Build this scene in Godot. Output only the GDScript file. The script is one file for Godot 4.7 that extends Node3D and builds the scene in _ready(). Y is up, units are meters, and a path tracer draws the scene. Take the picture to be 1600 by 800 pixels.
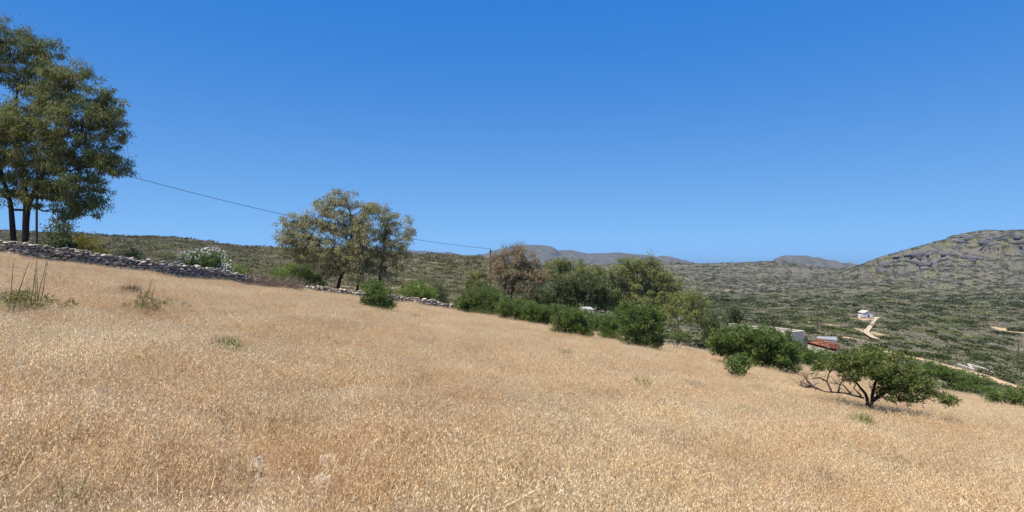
extends Node3D
# Dry grass field on a Greek hillside: dry stone wall, eucalyptus trees, scrub valley and hills.
const F := 873.0          # focal length in photo pixels (photo 1600 x 800)
const HY := 400.0         # eye level row
const EYE := 2.12
const SLOPE_X := -0.148   # the field falls to the right ...
const SLOPE_D := -0.083   # ... and away from the viewer

var rng := RandomNumberGenerator.new()
var nz := FastNoiseLite.new()
var nz2 := FastNoiseLite.new()
var mats := {}
var names := {}

# ---------------------------------------------------------------- mesh buffer
class MB:
	var v := PackedVector3Array()
	var n := PackedVector3Array()
	var c := PackedColorArray()
	var i := PackedInt32Array()
	func leaf(p: Vector3, d: Vector3, s: Vector3, l: float, w: float, col: Color) -> void:
		var k := v.size()
		var m := p + d * (l * 0.45)
		var h := s * (w * 0.5)
		v.append(p); v.append(m + h); v.append(p + d * l); v.append(m - h)
		var nn := d.cross(s).normalized()
		n.append(nn); n.append(nn); n.append(nn); n.append(nn)
		c.append(col); c.append(col); c.append(col); c.append(col)
		i.append(k); i.append(k + 1); i.append(k + 2); i.append(k); i.append(k + 2); i.append(k + 3)
	func blade(p: Vector3, q: Vector3, r: Vector3, s: Vector3, w: float, col: Color) -> void:
		# a ribbon p -> q -> r that tapers to a point
		var k := v.size()
		var h := s * (w * 0.5)
		v.append(p - h); v.append(p + h); v.append(q + h * 0.8); v.append(q - h * 0.8); v.append(r)
		var nn := (q - p).cross(s).normalized()
		for j in 5:
			n.append(nn); c.append(col)
		i.append_array([k, k + 1, k + 2, k, k + 2, k + 3, k + 3, k + 2, k + 4])
	func tube(pts: Array, r0: float, r1: float, sides: int, col: Color) -> void:
		var m := pts.size()
		var k := v.size()
		var last := Vector3(0.3, 0.1, 1).normalized()
		for a in m:
			var dir: Vector3 = (pts[mini(a + 1, m - 1)] - pts[maxi(a - 1, 0)])
			dir = dir.normalized() if dir.length() > 1e-6 else Vector3.UP
			var x := dir.cross(last)
			if x.length() < 0.05:
				x = dir.cross(Vector3(1, 0.2, 0.1))
			x = x.normalized()
			var y := x.cross(dir).normalized()
			last = y
			var r := lerpf(r0, r1, float(a) / (m - 1))
			for b in sides:
				var t := TAU * b / sides
				var o := x * cos(t) + y * sin(t)
				v.append(pts[a] + o * r); n.append(o); c.append(col)
		for a in m - 1:
			for b in sides:
				var p := k + a * sides + b
				var q := k + a * sides + (b + 1) % sides
				i.append_array([p, q, q + sides, p, q + sides, p + sides])
		var e := v.size()
		v.append(pts[m - 1]); n.append((pts[m - 1] - pts[m - 2]).normalized()); c.append(col)
		for b in sides:
			i.append_array([k + (m - 1) * sides + b, k + (m - 1) * sides + (b + 1) % sides, e])
	func quad(a: Vector3, b: Vector3, d: Vector3, e: Vector3, col := Color.WHITE) -> void:
		var k := v.size()
		var nn := ((d - a).cross(b - a) + (e - a).cross(d - a)).normalized()
		for p in [a, b, d, e]:
			v.append(p); n.append(nn); c.append(col)
		i.append_array([k, k + 1, k + 2, k, k + 2, k + 3])
	func prism(bottom: Array, top: Array, col := Color.WHITE) -> void:
		# closed block between two loops of points
		var m := bottom.size()
		for j in m:
			var j2 := (j + 1) % m
			quad(bottom[j], bottom[j2], top[j2], top[j], col)
		for j in range(1, m - 1):
			quad(top[0], top[j], top[j + 1], top[j + 1], col)
			quad(bottom[0], bottom[j + 1], bottom[j], bottom[j], col)
	func box(p: Vector3, s: Vector3, col := Color.WHITE) -> void:
		var h := s * 0.5
		var lo := []
		var hi := []
		for q in [[-1, -1], [1, -1], [1, 1], [-1, 1]]:
			lo.append(p + Vector3(h.x * q[0], -h.y, h.z * q[1]))
			hi.append(p + Vector3(h.x * q[0], h.y, h.z * q[1]))
		prism(lo, hi, col)
	func add(o: MB, t: Transform3D, tint := Color.WHITE) -> void:
		var k := v.size()
		for j in o.v.size():
			v.append(t * o.v[j]); n.append((t.basis * o.n[j]).normalized()); c.append(o.c[j] * tint)
		for j in o.i:
			i.append(j + k)
	func mesh(m: Material = null) -> ArrayMesh:
		var a := []
		a.resize(Mesh.ARRAY_MAX)
		a[Mesh.ARRAY_VERTEX] = v
		a[Mesh.ARRAY_NORMAL] = n
		a[Mesh.ARRAY_COLOR] = c
		a[Mesh.ARRAY_INDEX] = i
		var o := ArrayMesh.new()
		o.add_surface_from_arrays(Mesh.PRIMITIVE_TRIANGLES, a)
		if m:
			o.surface_set_material(0, m)
		return o

# ---------------------------------------------------------------- scene helpers
func numbered(called: String) -> String:
	var k: int = names.get(called, 0)
	names[called] = k + 1
	return called if k == 0 else "%s_%03d" % [called, k]

func tag(o: Node, label: String, category := "", group := "", kind := "") -> void:
	if label: o.set_meta("label", label)
	if category: o.set_meta("category", category)
	if group: o.set_meta("group", group)
	if kind: o.set_meta("kind", kind)

func thing(called: String, label: String, category: String, at_: Vector3, group := "") -> Node3D:
	var o := Node3D.new()
	o.name = numbered(called)
	add_child(o)
	o.position = at_
	tag(o, label, category, group)
	return o

func part(called: String, mb: MB, m: Material, parent: Node) -> MeshInstance3D:
	var o := MeshInstance3D.new()
	o.name = called
	o.mesh = mb.mesh(m)
	parent.add_child(o, true)
	return o

func setting(called: String, mesh: Mesh, label: String) -> MeshInstance3D:
	var o := MeshInstance3D.new()
	o.name = called
	o.mesh = mesh
	add_child(o, true)
	tag(o, label, called.replace("_", " "), "", "structure")
	return o

func scatter(called: String, mesh: Mesh, where: Array, colors: Array, parent: Node) -> MultiMeshInstance3D:
	var mm := MultiMesh.new()
	mm.transform_format = MultiMesh.TRANSFORM_3D
	mm.use_colors = true
	mm.mesh = mesh
	mm.instance_count = where.size()
	for k in where.size():
		mm.set_instance_transform(k, where[k])
		mm.set_instance_color(k, colors[k])
	var o := MultiMeshInstance3D.new()
	o.name = called
	o.multimesh = mm
	parent.add_child(o, true)
	return o

func mat(called: String, rough := 0.9, backlight := 0.0, tex: Texture2D = null, scale := 1.0, bump: Texture2D = null, relief := 1.0) -> StandardMaterial3D:
	if mats.has(called):
		return mats[called]
	var m := StandardMaterial3D.new()
	m.resource_name = called
	m.vertex_color_use_as_albedo = true
	m.roughness = rough
	m.metallic_specular = 0.15
	m.cull_mode = BaseMaterial3D.CULL_DISABLED
	if backlight > 0.0:
		m.backlight_enabled = true
		m.backlight = Color(backlight, backlight, backlight).linear_to_srgb()
	if tex:
		m.albedo_texture = tex
		m.uv1_triplanar = true
		m.uv1_world_triplanar = true
		m.uv1_scale = Vector3.ONE * scale
	if bump:
		m.heightmap_enabled = true
		m.heightmap_texture = bump
		m.heightmap_scale = relief
	mats[called] = m
	return m

func noise_tex(freq: float, stops: Array, sd: int, size := 512) -> NoiseTexture2D:
	var n := FastNoiseLite.new()
	n.noise_type = FastNoiseLite.TYPE_SIMPLEX_SMOOTH
	n.seed = sd
	n.frequency = freq
	n.fractal_octaves = 5
	n.fractal_gain = 0.6
	var t := NoiseTexture2D.new()
	t.width = size
	t.height = size
	t.seamless = true
	t.noise = n
	var g := Gradient.new()
	g.offsets = PackedFloat32Array([])
	g.colors = PackedColorArray([])
	for s in stops:
		g.add_point(s[0], Color(s[1], s[2], s[3]).linear_to_srgb())
	t.color_ramp = g
	return t

# ---------------------------------------------------------------- terrain
# For columns of the view (photo x), how high the land stands (photo row) at a distance in metres beyond the field.
var edge_pts := [[-700, 34.0], [0, 37.0], [200, 41.0], [340, 46.5], [500, 55.0], [650, 60.0], [800, 58.0], [900, 55.0], [1000, 50.0], [1180, 45.0], [1360, 40.0], [1500, 36.0], [1600, 33.0], [2300, 30.0]]
var columns_ := [
	[-700, [[60, 380], [120, 375], [250, 365], [500, 345], [900, 360], [2500, 380]]],
	[-300, [[60, 388], [120, 386], [250, 375], [500, 355], [900, 368], [2500, 385]]],
	[0, [[60, 402], [120, 402], [250, 390], [500, 363], [900, 376], [2500, 390]]],
	[100, [[60, 414], [120, 412], [250, 395], [500, 367], [900, 380], [2500, 390]]],
	[200, [[70, 432], [120, 426], [250, 406], [500, 371.5], [900, 384], [2500, 392]]],
	[270, [[72, 436], [120, 428], [250, 408], [490, 373], [900, 387], [2500, 394]]],
	[310, [[75, 439], [130, 430], [260, 411], [480, 378], [900, 390], [2500, 396]]],
	[350, [[80, 441], [140, 430], [260, 412], [480, 384], [900, 393], [2500, 398]]],
	[450, [[80, 454], [150, 440], [280, 416], [480, 390], [900, 398], [2500, 402]]],
	[540, [[80, 462], [150, 446], [280, 420], [470, 393], [900, 402], [2500, 406]]],
	[640, [[85, 472], [150, 456], [280, 426], [450, 398], [900, 406], [2500, 408]]],
	[740, [[90, 480], [160, 458], [300, 426], [450, 403], [900, 412], [2500, 412]]],
	[800, [[90, 488], [160, 468], [300, 440], [480, 418], [900, 416], [2500, 416]]],
	[900, [[85, 503], [160, 482], [300, 458], [500, 443], [900, 425], [1500, 414], [2500, 420]]],
	[1000, [[80, 520], [160, 495], [300, 474], [500, 460], [900, 436], [1450, 412], [2500, 418]]],
	[1060, [[80, 530], [160, 502], [300, 480], [500, 466], [900, 440], [1400, 411.5], [2500, 418]]],
	[1120, [[80, 538], [160, 506], [300, 483], [500, 468], [900, 441], [1400, 411.5], [2500, 418]]],
	[1200, [[62, 556], [90, 535], [160, 510], [300, 485], [500, 470], [900, 440], [1400, 409], [2500, 418]]],
	[1250, [[60, 562], [90, 537], [160, 511], [300, 484], [500, 469], [900, 439], [1400, 413], [2500, 420]]],
	[1310, [[60, 568], [90, 541], [160, 514], [240, 496], [400, 476], [600, 462], [900, 440], [1300, 421], [2500, 424]]],
	[1360, [[60, 572], [90, 548], [160, 518], [240, 494], [400, 473], [600, 458], [800, 434], [1000, 409], [1400, 414], [2500, 424]]],
	[1430, [[55, 586], [75, 566], [100, 552], [160, 528], [240, 505], [400, 479], [600, 460], [740, 446], [1000, 388], [1300, 396], [2500, 420]]],
	[1500, [[50, 602], [75, 578], [100, 566], [160, 546], [240, 520], [400, 486], [600, 462], [720, 450], [1000, 368], [1300, 378], [2500, 410]]],
	[1550, [[50, 610], [75, 590], [100, 578], [160, 554], [240, 523], [400, 487], [600, 461], [720, 449], [1000, 361], [1300, 368], [2500, 405]]],
	[1600, [[50, 620], [75, 604], [100, 590], [160, 564], [240, 527], [400, 489], [600, 460], [720, 448], [1000, 361], [1300, 366], [2500, 400]]],
	[1800, [[50, 640], [75, 620], [100, 605], [160, 575], [240, 532], [400, 490], [600, 460], [720, 448], [1000, 366], [1300, 370], [2500, 400]]],
	[2300, [[50, 670], [100, 640], [160, 600], [240, 545], [400, 495], [600, 460], [720, 448], [1000, 385], [1300, 390], [2500, 400]]],
]
const TX0 := -700.0
const TDX := 10.0
const TNX := 301
const TD0 := 20.0
const TNR := 180
var tlog := log(2500.0 / 20.0) / (TNR - 1)
var table := PackedFloat32Array()
var edges := PackedFloat32Array()

func pchip(xs: Array, ys: Array, x: float) -> float:
	var m := xs.size()
	if x <= xs[0]: return ys[0]
	if x >= xs[m - 1]: return ys[m - 1]
	var k := 0
	while xs[k + 1] < x: k += 1
	var slope := func(a: int) -> float:
		if a <= 0 or a >= m - 1: return 0.0
		var d0: float = (ys[a] - ys[a - 1]) / (xs[a] - xs[a - 1])
		var d1: float = (ys[a + 1] - ys[a]) / (xs[a + 1] - xs[a])
		return 0.0 if d0 * d1 <= 0 else 2.0 * d0 * d1 / (d0 + d1)
	var hh: float = xs[k + 1] - xs[k]
	var t: float = (x - xs[k]) / hh
	var m0: float = slope.call(k) * hh
	var m1: float = slope.call(k + 1) * hh
	var t2 := t * t
	var t3 := t2 * t
	return (2 * t3 - 3 * t2 + 1) * ys[k] + (t3 - 2 * t2 + t) * m0 + (-2 * t3 + 3 * t2) * ys[k + 1] + (t3 - t2) * m1

func make_table() -> void:
	var rows := []   # per column: sight-line slope at every distance
	var ex := []
	var ed := []
	for e in edge_pts:
		ex.append(float(e[0])); ed.append(e[1])
	edges.resize(TNX)
	for j in TNX:
		edges[j] = pchip(ex, ed, TX0 + j * TDX)
	var cx := []
	for col in columns_:
		cx.append(float(col[0]))
		var u: float = (col[0] - 800.0) / F
		var de := pchip(ex, ed, float(col[0]))
		var xs := []
		var ys := []
		for t in [0.45, 0.6, 0.8, 1.0]:
			xs.append(log(de * t)); ys.append(SLOPE_X * u + SLOPE_D - EYE / (de * t))
		for p in col[1]:
			xs.append(log(p[0])); ys.append((HY - p[1]) / F)
		var r := PackedFloat32Array()
		for k in TNR:
			r.append(pchip(xs, ys, log(TD0) + tlog * k))
		rows.append(r)
	table.resize(TNX * TNR)
	for k in TNR:
		var ys := []
		for r in rows: ys.append(r[k])
		for j in TNX:
			table[j * TNR + k] = pchip(cx, ys, TX0 + j * TDX)

func smooth01(a: float, b: float, x: float) -> float:
	var t := clampf((x - a) / (b - a), 0, 1)
	return t * t * (3 - 2 * t)

func field_edge(x: float, d: float) -> float:
	if d < 5.0: return 30.0
	var j := clampf((x / d * F + 800.0 - TX0) / TDX, 0, TNX - 1.01)
	var a := int(j)
	return lerpf(edges[a], edges[a + 1], j - a)

func h(x: float, d: float) -> float:
	# height of the land at x metres to the right and d metres ahead; feet at 0
	var y := SLOPE_X * x + SLOPE_D * d + 0.10 * nz.get_noise_2d(x * 3.0, d * 3.0)
	if d < 22.0:
		if d < 0.0 or absf(x) > 60.0:
			y = SLOPE_X * clampf(x, -60, 60) + SLOPE_D * d
		return y
	var e := field_edge(x, d)
	if d <= e: return y
	var j := clampf((x / d * F + 800.0 - TX0) / TDX, 0, TNX - 1.01)
	var k := clampf((log(d) - log(TD0)) / tlog, 0, TNR - 1.01)
	var a := int(j)
	var b := int(k)
	var fj := j - a
	var fk := k - b
	var s := lerpf(lerpf(table[a * TNR + b], table[a * TNR + b + 1], fk), lerpf(table[(a + 1) * TNR + b], table[(a + 1) * TNR + b + 1], fk), fj)
	var t := EYE + s * d
	t += (0.25 + d * 0.0012) * nz.get_noise_2d(x * 1.2, d * 1.2) * smooth01(e, e * 1.5, d)
	# broken rocky ledges on the hills
	var far := smooth01(620, 760, d)
	if far > 0.0:
		var q := nz2.get_noise_2d(x * 0.35, d * 0.35)
		t += far * (2.2 * q + 3.0 * nz.get_noise_2d(x * 0.3 + 70, d * 0.3))
		var uu := x / d
		if uu > 0.5:
			var on := smooth01(0.5, 0.72, uu)
			t -= 9.0 * on * (1.0 - absf(nz.get_noise_2d(x * 0.42 + d * 0.10, d * 0.05 + 400.0)) * 4.0) * smooth01(700, 800, d) * smooth01(1000, 940, d) * 0.6
			for cl in [[862.0, 4.5, 0.0], [905.0, 7.0, 40.0], [948.0, 6.0, 90.0]]:
				var dc: float = cl[0] + 34.0 * nz.get_noise_2d(x * 0.25, cl[2]) + 14.0 * nz.get_noise_2d(x * 1.1, cl[2] + 20.0)
				var tall: float = cl[1] * on * clampf(0.45 + 1.6 * nz.get_noise_2d(x * 0.3 + 50.0, cl[2] * 3.0), 0, 1)
				t += tall * (smooth01(dc - 2.0, dc + 2.5, d) - smooth01(dc - 60.0, dc - 2.0, d))
		var step := 17.0
		var w := t / step + 0.9 * nz.get_noise_2d(x * 0.12, d * 0.12)
		var f := w - floorf(w)
		var led := (smooth01(0.80, 0.97, f) - f) * step
		t += led * far * clampf(0.25 + 1.8 * nz.get_noise_2d(x * 0.16 + 300, d * 0.16), 0, 1)
	return lerpf(y, t, smooth01(e, e + 6.0, d))

func spot(px: float, d: float) -> Vector3:
	var x := (px - 800.0) / F * d
	return Vector3(x, h(x, d), -d)

func at(px: float, py: float, d: float) -> Vector3:
	return Vector3((px - 800.0) / F * d, EYE + (HY - py) / F * d, -d)

func meets(px: float, py: float, from: float, to := 1500.0) -> float:
	# distance at which a sight line meets the land
	var d := from
	var u := (px - 800.0) / F
	var s := (HY - py) / F
	while d < to:
		if EYE + s * d < h(u * d, d): return d
		d *= 1.008
	return to

# ---------------------------------------------------------------- plants
func style(called: String) -> Dictionary:
	match called:
		"gum": return {"l": 0.24, "w": 0.055, "droop": 0.75, "lai": 5.6, "clump": 0.42, "bark": Color(0.055, 0.043, 0.036), "cols": [Color(0.158, 0.189, 0.068), Color(0.204, 0.220, 0.081), Color(0.252, 0.246, 0.099), Color(0.129, 0.171, 0.074)]}
		"gum_pale": return {"l": 0.26, "w": 0.065, "droop": 0.75, "lai": 4.20, "clump": 0.42, "bark": Color(0.072, 0.051, 0.036), "cols": [Color(0.293, 0.293, 0.150), Color(0.358, 0.338, 0.176), Color(0.390, 0.345, 0.182), Color(0.234, 0.254, 0.137)]}
		"gum_brown": return {"l": 0.28, "w": 0.07, "droop": 0.7, "lai": 4.20, "clump": 0.45, "bark": Color(0.084, 0.060, 0.045), "cols": [Color(0.331, 0.240, 0.148), Color(0.376, 0.272, 0.175), Color(0.285, 0.253, 0.148), Color(0.217, 0.214, 0.114)]}
		"gum_green": return {"l": 0.28, "w": 0.075, "droop": 0.5, "lai": 6.00, "clump": 0.5, "bark": Color(0.084, 0.066, 0.048), "cols": [Color(0.198, 0.228, 0.084), Color(0.252, 0.276, 0.108), Color(0.300, 0.294, 0.126), Color(0.156, 0.198, 0.072)]}
		"gum_yellow": return {"l": 0.26, "w": 0.08, "droop": 0.5, "lai": 3.60, "clump": 0.45, "bark": Color(0.120, 0.096, 0.072), "cols": [Color(0.215, 0.241, 0.071), Color(0.292, 0.292, 0.101), Color(0.176, 0.216, 0.071)]}
		"carob": return {"l": 0.17, "w": 0.11, "droop": -0.1, "lai": 6.60, "clump": 0.36, "bark": Color(0.060, 0.048, 0.036), "cols": [Color(0.126, 0.156, 0.066), Color(0.168, 0.192, 0.090), Color(0.108, 0.138, 0.060)]}
		"leafy": return {"l": 0.125, "w": 0.065, "droop": -0.15, "lai": 6.60, "clump": 0.23, "bark": Color(0.054, 0.042, 0.033), "cols": [Color(0.121, 0.190, 0.048), Color(0.155, 0.224, 0.063), Color(0.092, 0.149, 0.041), Color(0.196, 0.236, 0.086)]}
		"fresh": return {"l": 0.13, "w": 0.065, "droop": -0.25, "lai": 5.00, "clump": 0.3, "bark": Color(0.060, 0.048, 0.036), "cols": [Color(0.204, 0.286, 0.066), Color(0.248, 0.319, 0.083), Color(0.154, 0.231, 0.055)]}
		"olive": return {"l": 0.16, "w": 0.06, "droop": -0.1, "lai": 6.53, "clump": 0.32, "bark": Color(0.072, 0.060, 0.048), "cols": [Color(0.141, 0.161, 0.083), Color(0.192, 0.209, 0.113), Color(0.100, 0.121, 0.060)]}
		"dry": return {"l": 0.15, "w": 0.05, "droop": -0.2, "lai": 4.48, "clump": 0.3, "bark": Color(0.072, 0.060, 0.048), "cols": [Color(0.232, 0.217, 0.052), Color(0.304, 0.266, 0.078), Color(0.160, 0.161, 0.039)]}
		"thorn": return {"l": 0.075, "w": 0.042, "droop": -0.2, "lai": 6.00, "clump": 0.16, "bark": Color(0.045, 0.036, 0.030), "cols": [Color(0.131, 0.188, 0.053), Color(0.175, 0.231, 0.069), Color(0.100, 0.150, 0.045), Color(0.237, 0.250, 0.088)]}
	return {}

func wiggle(a: Vector3, b: Vector3, bend: float, steps: int) -> Array:
	var out := []
	var l := a.distance_to(b)
	for k in steps + 1:
		var t := float(k) / steps
		var p := a.lerp(b, t)
		p.y += bend * l * sin(t * PI)
		if k > 0 and k < steps:
			p += Vector3(rng.randf_range(-1, 1), rng.randf_range(-1, 1), rng.randf_range(-1, 1)) * l * 0.06
		out.append(p)
	return out

# A tree or shrub. Lobes of the crown and lines of the stems are given in photo pixels at the plant's own distance and become metres there.
func plant(called: String, label: String, category: String, group: String, sty: String, d: float, base: Array, stems: Array, lobes: Array, trunk_r: float, opt := {}) -> Node3D:
	var st := style(sty)
	var k := d / F
	var foot := spot(base[0], d)
	var root := thing(called, label, category, foot, group)
	var bark := mat("bark", 0.95, 0.0, noise_tex(0.03, [[0.0, 0.55, 0.52, 0.5], [0.5, 1, 1, 1], [1.0, 1.5, 1.45, 1.4]], 5, 256), 1.6)
	var sink: float = opt.get("sink", 0.0)
	var to_local := func(q: Array, dz: float) -> Vector3:
		var w := at(q[0], q[1], d)
		w.z += dz
		w.y -= sink
		return w - foot
	var joints := []
	var woody := MB.new()
	for s in stems:
		var pts := []
		var dz := 0.0
		var lean := rng.randf_range(-0.25, 0.25)
		for q in s:
			var p: Vector3 = to_local.call(q, dz)
			if pts.is_empty() and q[1] >= base[1] - 8: p.y = -0.15
			pts.append(p)
			dz += lean * (1.2 if pts.size() > 1 else 0.3)
		# refine the line
		var fine := []
		for a in pts.size() - 1:
			for b in 3:
				var t := b / 3.0
				var p0: Vector3 = pts[maxi(a - 1, 0)]
				var p3: Vector3 = pts[mini(a + 2, pts.size() - 1)]
				fine.append(pts[a].cubic_interpolate(pts[a + 1], p0, p3, t))
		fine.append(pts[-1])
		var tr := MB.new()
		tr.tube(fine, trunk_r, trunk_r * 0.35, 8, st.bark)
		part("trunk", tr, bark, root)
		for a in fine.size():
			if a > fine.size() * 0.3 or fine.size() < 5: joints.append([fine[a], trunk_r * lerpf(1, 0.35, float(a) / fine.size())])
	if joints.is_empty():
		joints.append([Vector3(0, 0.0, 0), trunk_r])
	var crown := MB.new()
	var depth_k: float = opt.get("depth", 1.0)
	var scale_leaf: float = opt.get("leaf", 1.0)
	var ll: float = st.l * scale_leaf
	var lw: float = st.w * scale_leaf
	var low_y := 1e9
	var top_y := -1e9
	for lb in lobes:
		var cy: float = to_local.call(lb, 0.0).y
		low_y = minf(low_y, cy - lb[3] * k)
		top_y = maxf(top_y, cy + lb[3] * k)
	var grow := 1.0
	if category in ["bush", "shrub"] and low_y > 0.1: grow = (top_y - 0.1) / (top_y - low_y)
	for lb in lobes:
		var rx: float = lb[2] * k
		var ry: float = lb[3] * k * grow
		var rz: float = (rx * 0.65 + ry * 0.35) * depth_k
		var dz: float = lb[4] * k if lb.size() > 4 else rng.randf_range(-0.45, 0.45) * rz
		var ctr: Vector3 = to_local.call(lb, dz)
		ctr.y = top_y - (top_y - ctr.y) * grow
		# limb from the nearest lower stem point
		var best: Array = joints[0]
		var bd := 1e9
		for jt in joints:
			var q: Vector3 = jt[0]
			var sc := q.distance_to(ctr) + maxf(0, q.y - ctr.y + 0.4 * ry) * 2.0
			if sc < bd:
				bd = sc; best = jt
		var lim := wiggle(best[0], ctr, 0.06, 5)
		var lr: float = clampf(best[1] * 0.55, 0.015, 0.14)
		var limb := MB.new()
		limb.tube(lim, lr, lr * 0.4, 6, st.bark)
		var area := PI * rx * ry
		var cl: float = st.clump * opt.get("clump", 1.0)
		cl = minf(cl, 0.55 * minf(rx, ry))
		var nc := int(clampf(area / (cl * cl) * 1.35, 5, 400))
		var nl := int(area * st.lai * opt.get("lai", 1.0) / (ll * lw * 0.55) / nc)
		for c in nc:
			var dir := Vector3(rng.randfn(), rng.randfn(), rng.randfn()).normalized()
			var rr := pow(rng.randf(), 0.45)
			var o := Vector3(dir.x * rx, dir.y * ry, dir.z * rz) * rr
			var cc := ctr + o
			if cc.y < 0.12: cc.y = 0.12 + rng.randf() * 0.2
			if rng.randf() < 0.5:
				var from: Vector3 = lim[rng.randi_range(2, 5)]
				limb.tube(wiggle(from, cc, 0.05, 3), lr * 0.38, 0.006, 4, st.bark)
			var tone: Color = st.cols[rng.randi() % st.cols.size()]
			var cr := cl * rng.randf_range(0.55, 1.15)
			var shoot := (o.normalized() + Vector3(rng.randfn() * 0.4, 0.35 + rng.randfn() * 0.3, rng.randfn() * 0.4)) * rng.randf_range(0.2, 1.1)
			var count := int(nl * rng.randf_range(0.5, 1.4))
			for q in count:
				var g := Vector3(rng.randfn(), rng.randfn() * 0.8, rng.randfn()) * cr * 0.5
				var p := cc + g + shoot * (rng.randf() * cr)
				if p.y < 0.03: continue
				var out := (g + o * 0.15).normalized() if g.length() > 0.01 else dir
				var ld: Vector3 = (out * 0.7 + Vector3(rng.randf_range(-1, 1), rng.randf_range(-1, 1), rng.randf_range(-1, 1)) * 0.7 + Vector3.DOWN * st.droop * 1.6).normalized()
				var sd := ld.cross(Vector3(rng.randf_range(-1, 1), rng.randf_range(-1, 1), rng.randf_range(-1, 1))).normalized()
				var b := rng.randf_range(0.75, 1.25)
				var oc: Color = st.cols[rng.randi() % st.cols.size()]
				var lc := tone.lerp(oc, 0.35) * b
				lc.a = 1
				crown.leaf(p, ld, sd, ll * rng.randf_range(0.6, 1.25), lw * rng.randf_range(0.7, 1.2), lc)
		part("limb", limb, bark, root)
	part("crown", crown, mat("foliage", 0.62, 0.75), root)
	return root

# one low cushion of scrub, radius about 1
func cushion(sd: int, nl: int, flat: float, size: float) -> MB:
	var r := RandomNumberGenerator.new()
	r.seed = sd
	var m := MB.new()
	var bumps := []
	for b in 6:
		bumps.append([Vector3(r.randfn(), absf(r.randfn()) * 0.7, r.randfn()).normalized(), r.randf_range(0.1, 0.4)])
	for q in nl:
		var dir := Vector3(r.randfn(), absf(r.randfn()) * 0.9 - 0.1, r.randfn()).normalized()
		var rad := 0.72
		for b in bumps:
			rad += b[1] * pow(maxf(0, dir.dot(b[0])), 6)
		rad *= r.randf_range(0.8, 1.06)
		var p := Vector3(dir.x, dir.y * flat, dir.z) * rad
		var ld := (dir + Vector3(r.randf_range(-1, 1), r.randf_range(-0.6, 1), r.randf_range(-1, 1)) * 0.9).normalized()
		var s := ld.cross(Vector3(r.randf_range(-1, 1), r.randf_range(-1, 1), r.randf_range(-1, 1))).normalized()
		var g := r.randf_range(0.7, 1.3)
		m.leaf(p - ld * size * 0.4, ld, s, size * r.randf_range(0.7, 1.4), size * 0.55, Color(g, g, g * r.randf_range(0.85, 1.0)))
	return m

# irregular stone, about 1 across
func stone_mb(sd: int, rough := 0.16, sq := 3.2) -> MB:
	var r := RandomNumberGenerator.new()
	r.seed = sd
	var n := FastNoiseLite.new()
	n.seed = sd
	n.frequency = 0.9
	var m := MB.new()
	var rings := 5
	var segs := 9
	var idx := []
	for a in rings + 1:
		var th := PI * a / rings
		var row := []
		for b in segs:
			var ph := TAU * b / segs + (0.3 if a % 2 else 0.0)
			var p := Vector3(sin(th) * cos(ph), cos(th), sin(th) * sin(ph))
			# superellipsoid: blocky with rounded edges
			var e := pow(pow(absf(p.x), sq) + pow(absf(p.y), sq) + pow(absf(p.z), sq), -1.0 / sq)
			p *= e * 0.5 * (1.0 + rough * 2.0 * n.get_noise_3dv(p * 1.7))
			row.append(p)
		idx.append(row)
	for a in rings:
		for b in segs:
			var b2 := (b + 1) % segs
			m.quad(idx[a][b2], idx[a][b], idx[a + 1][b], idx[a + 1][b2])
	return m

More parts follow.
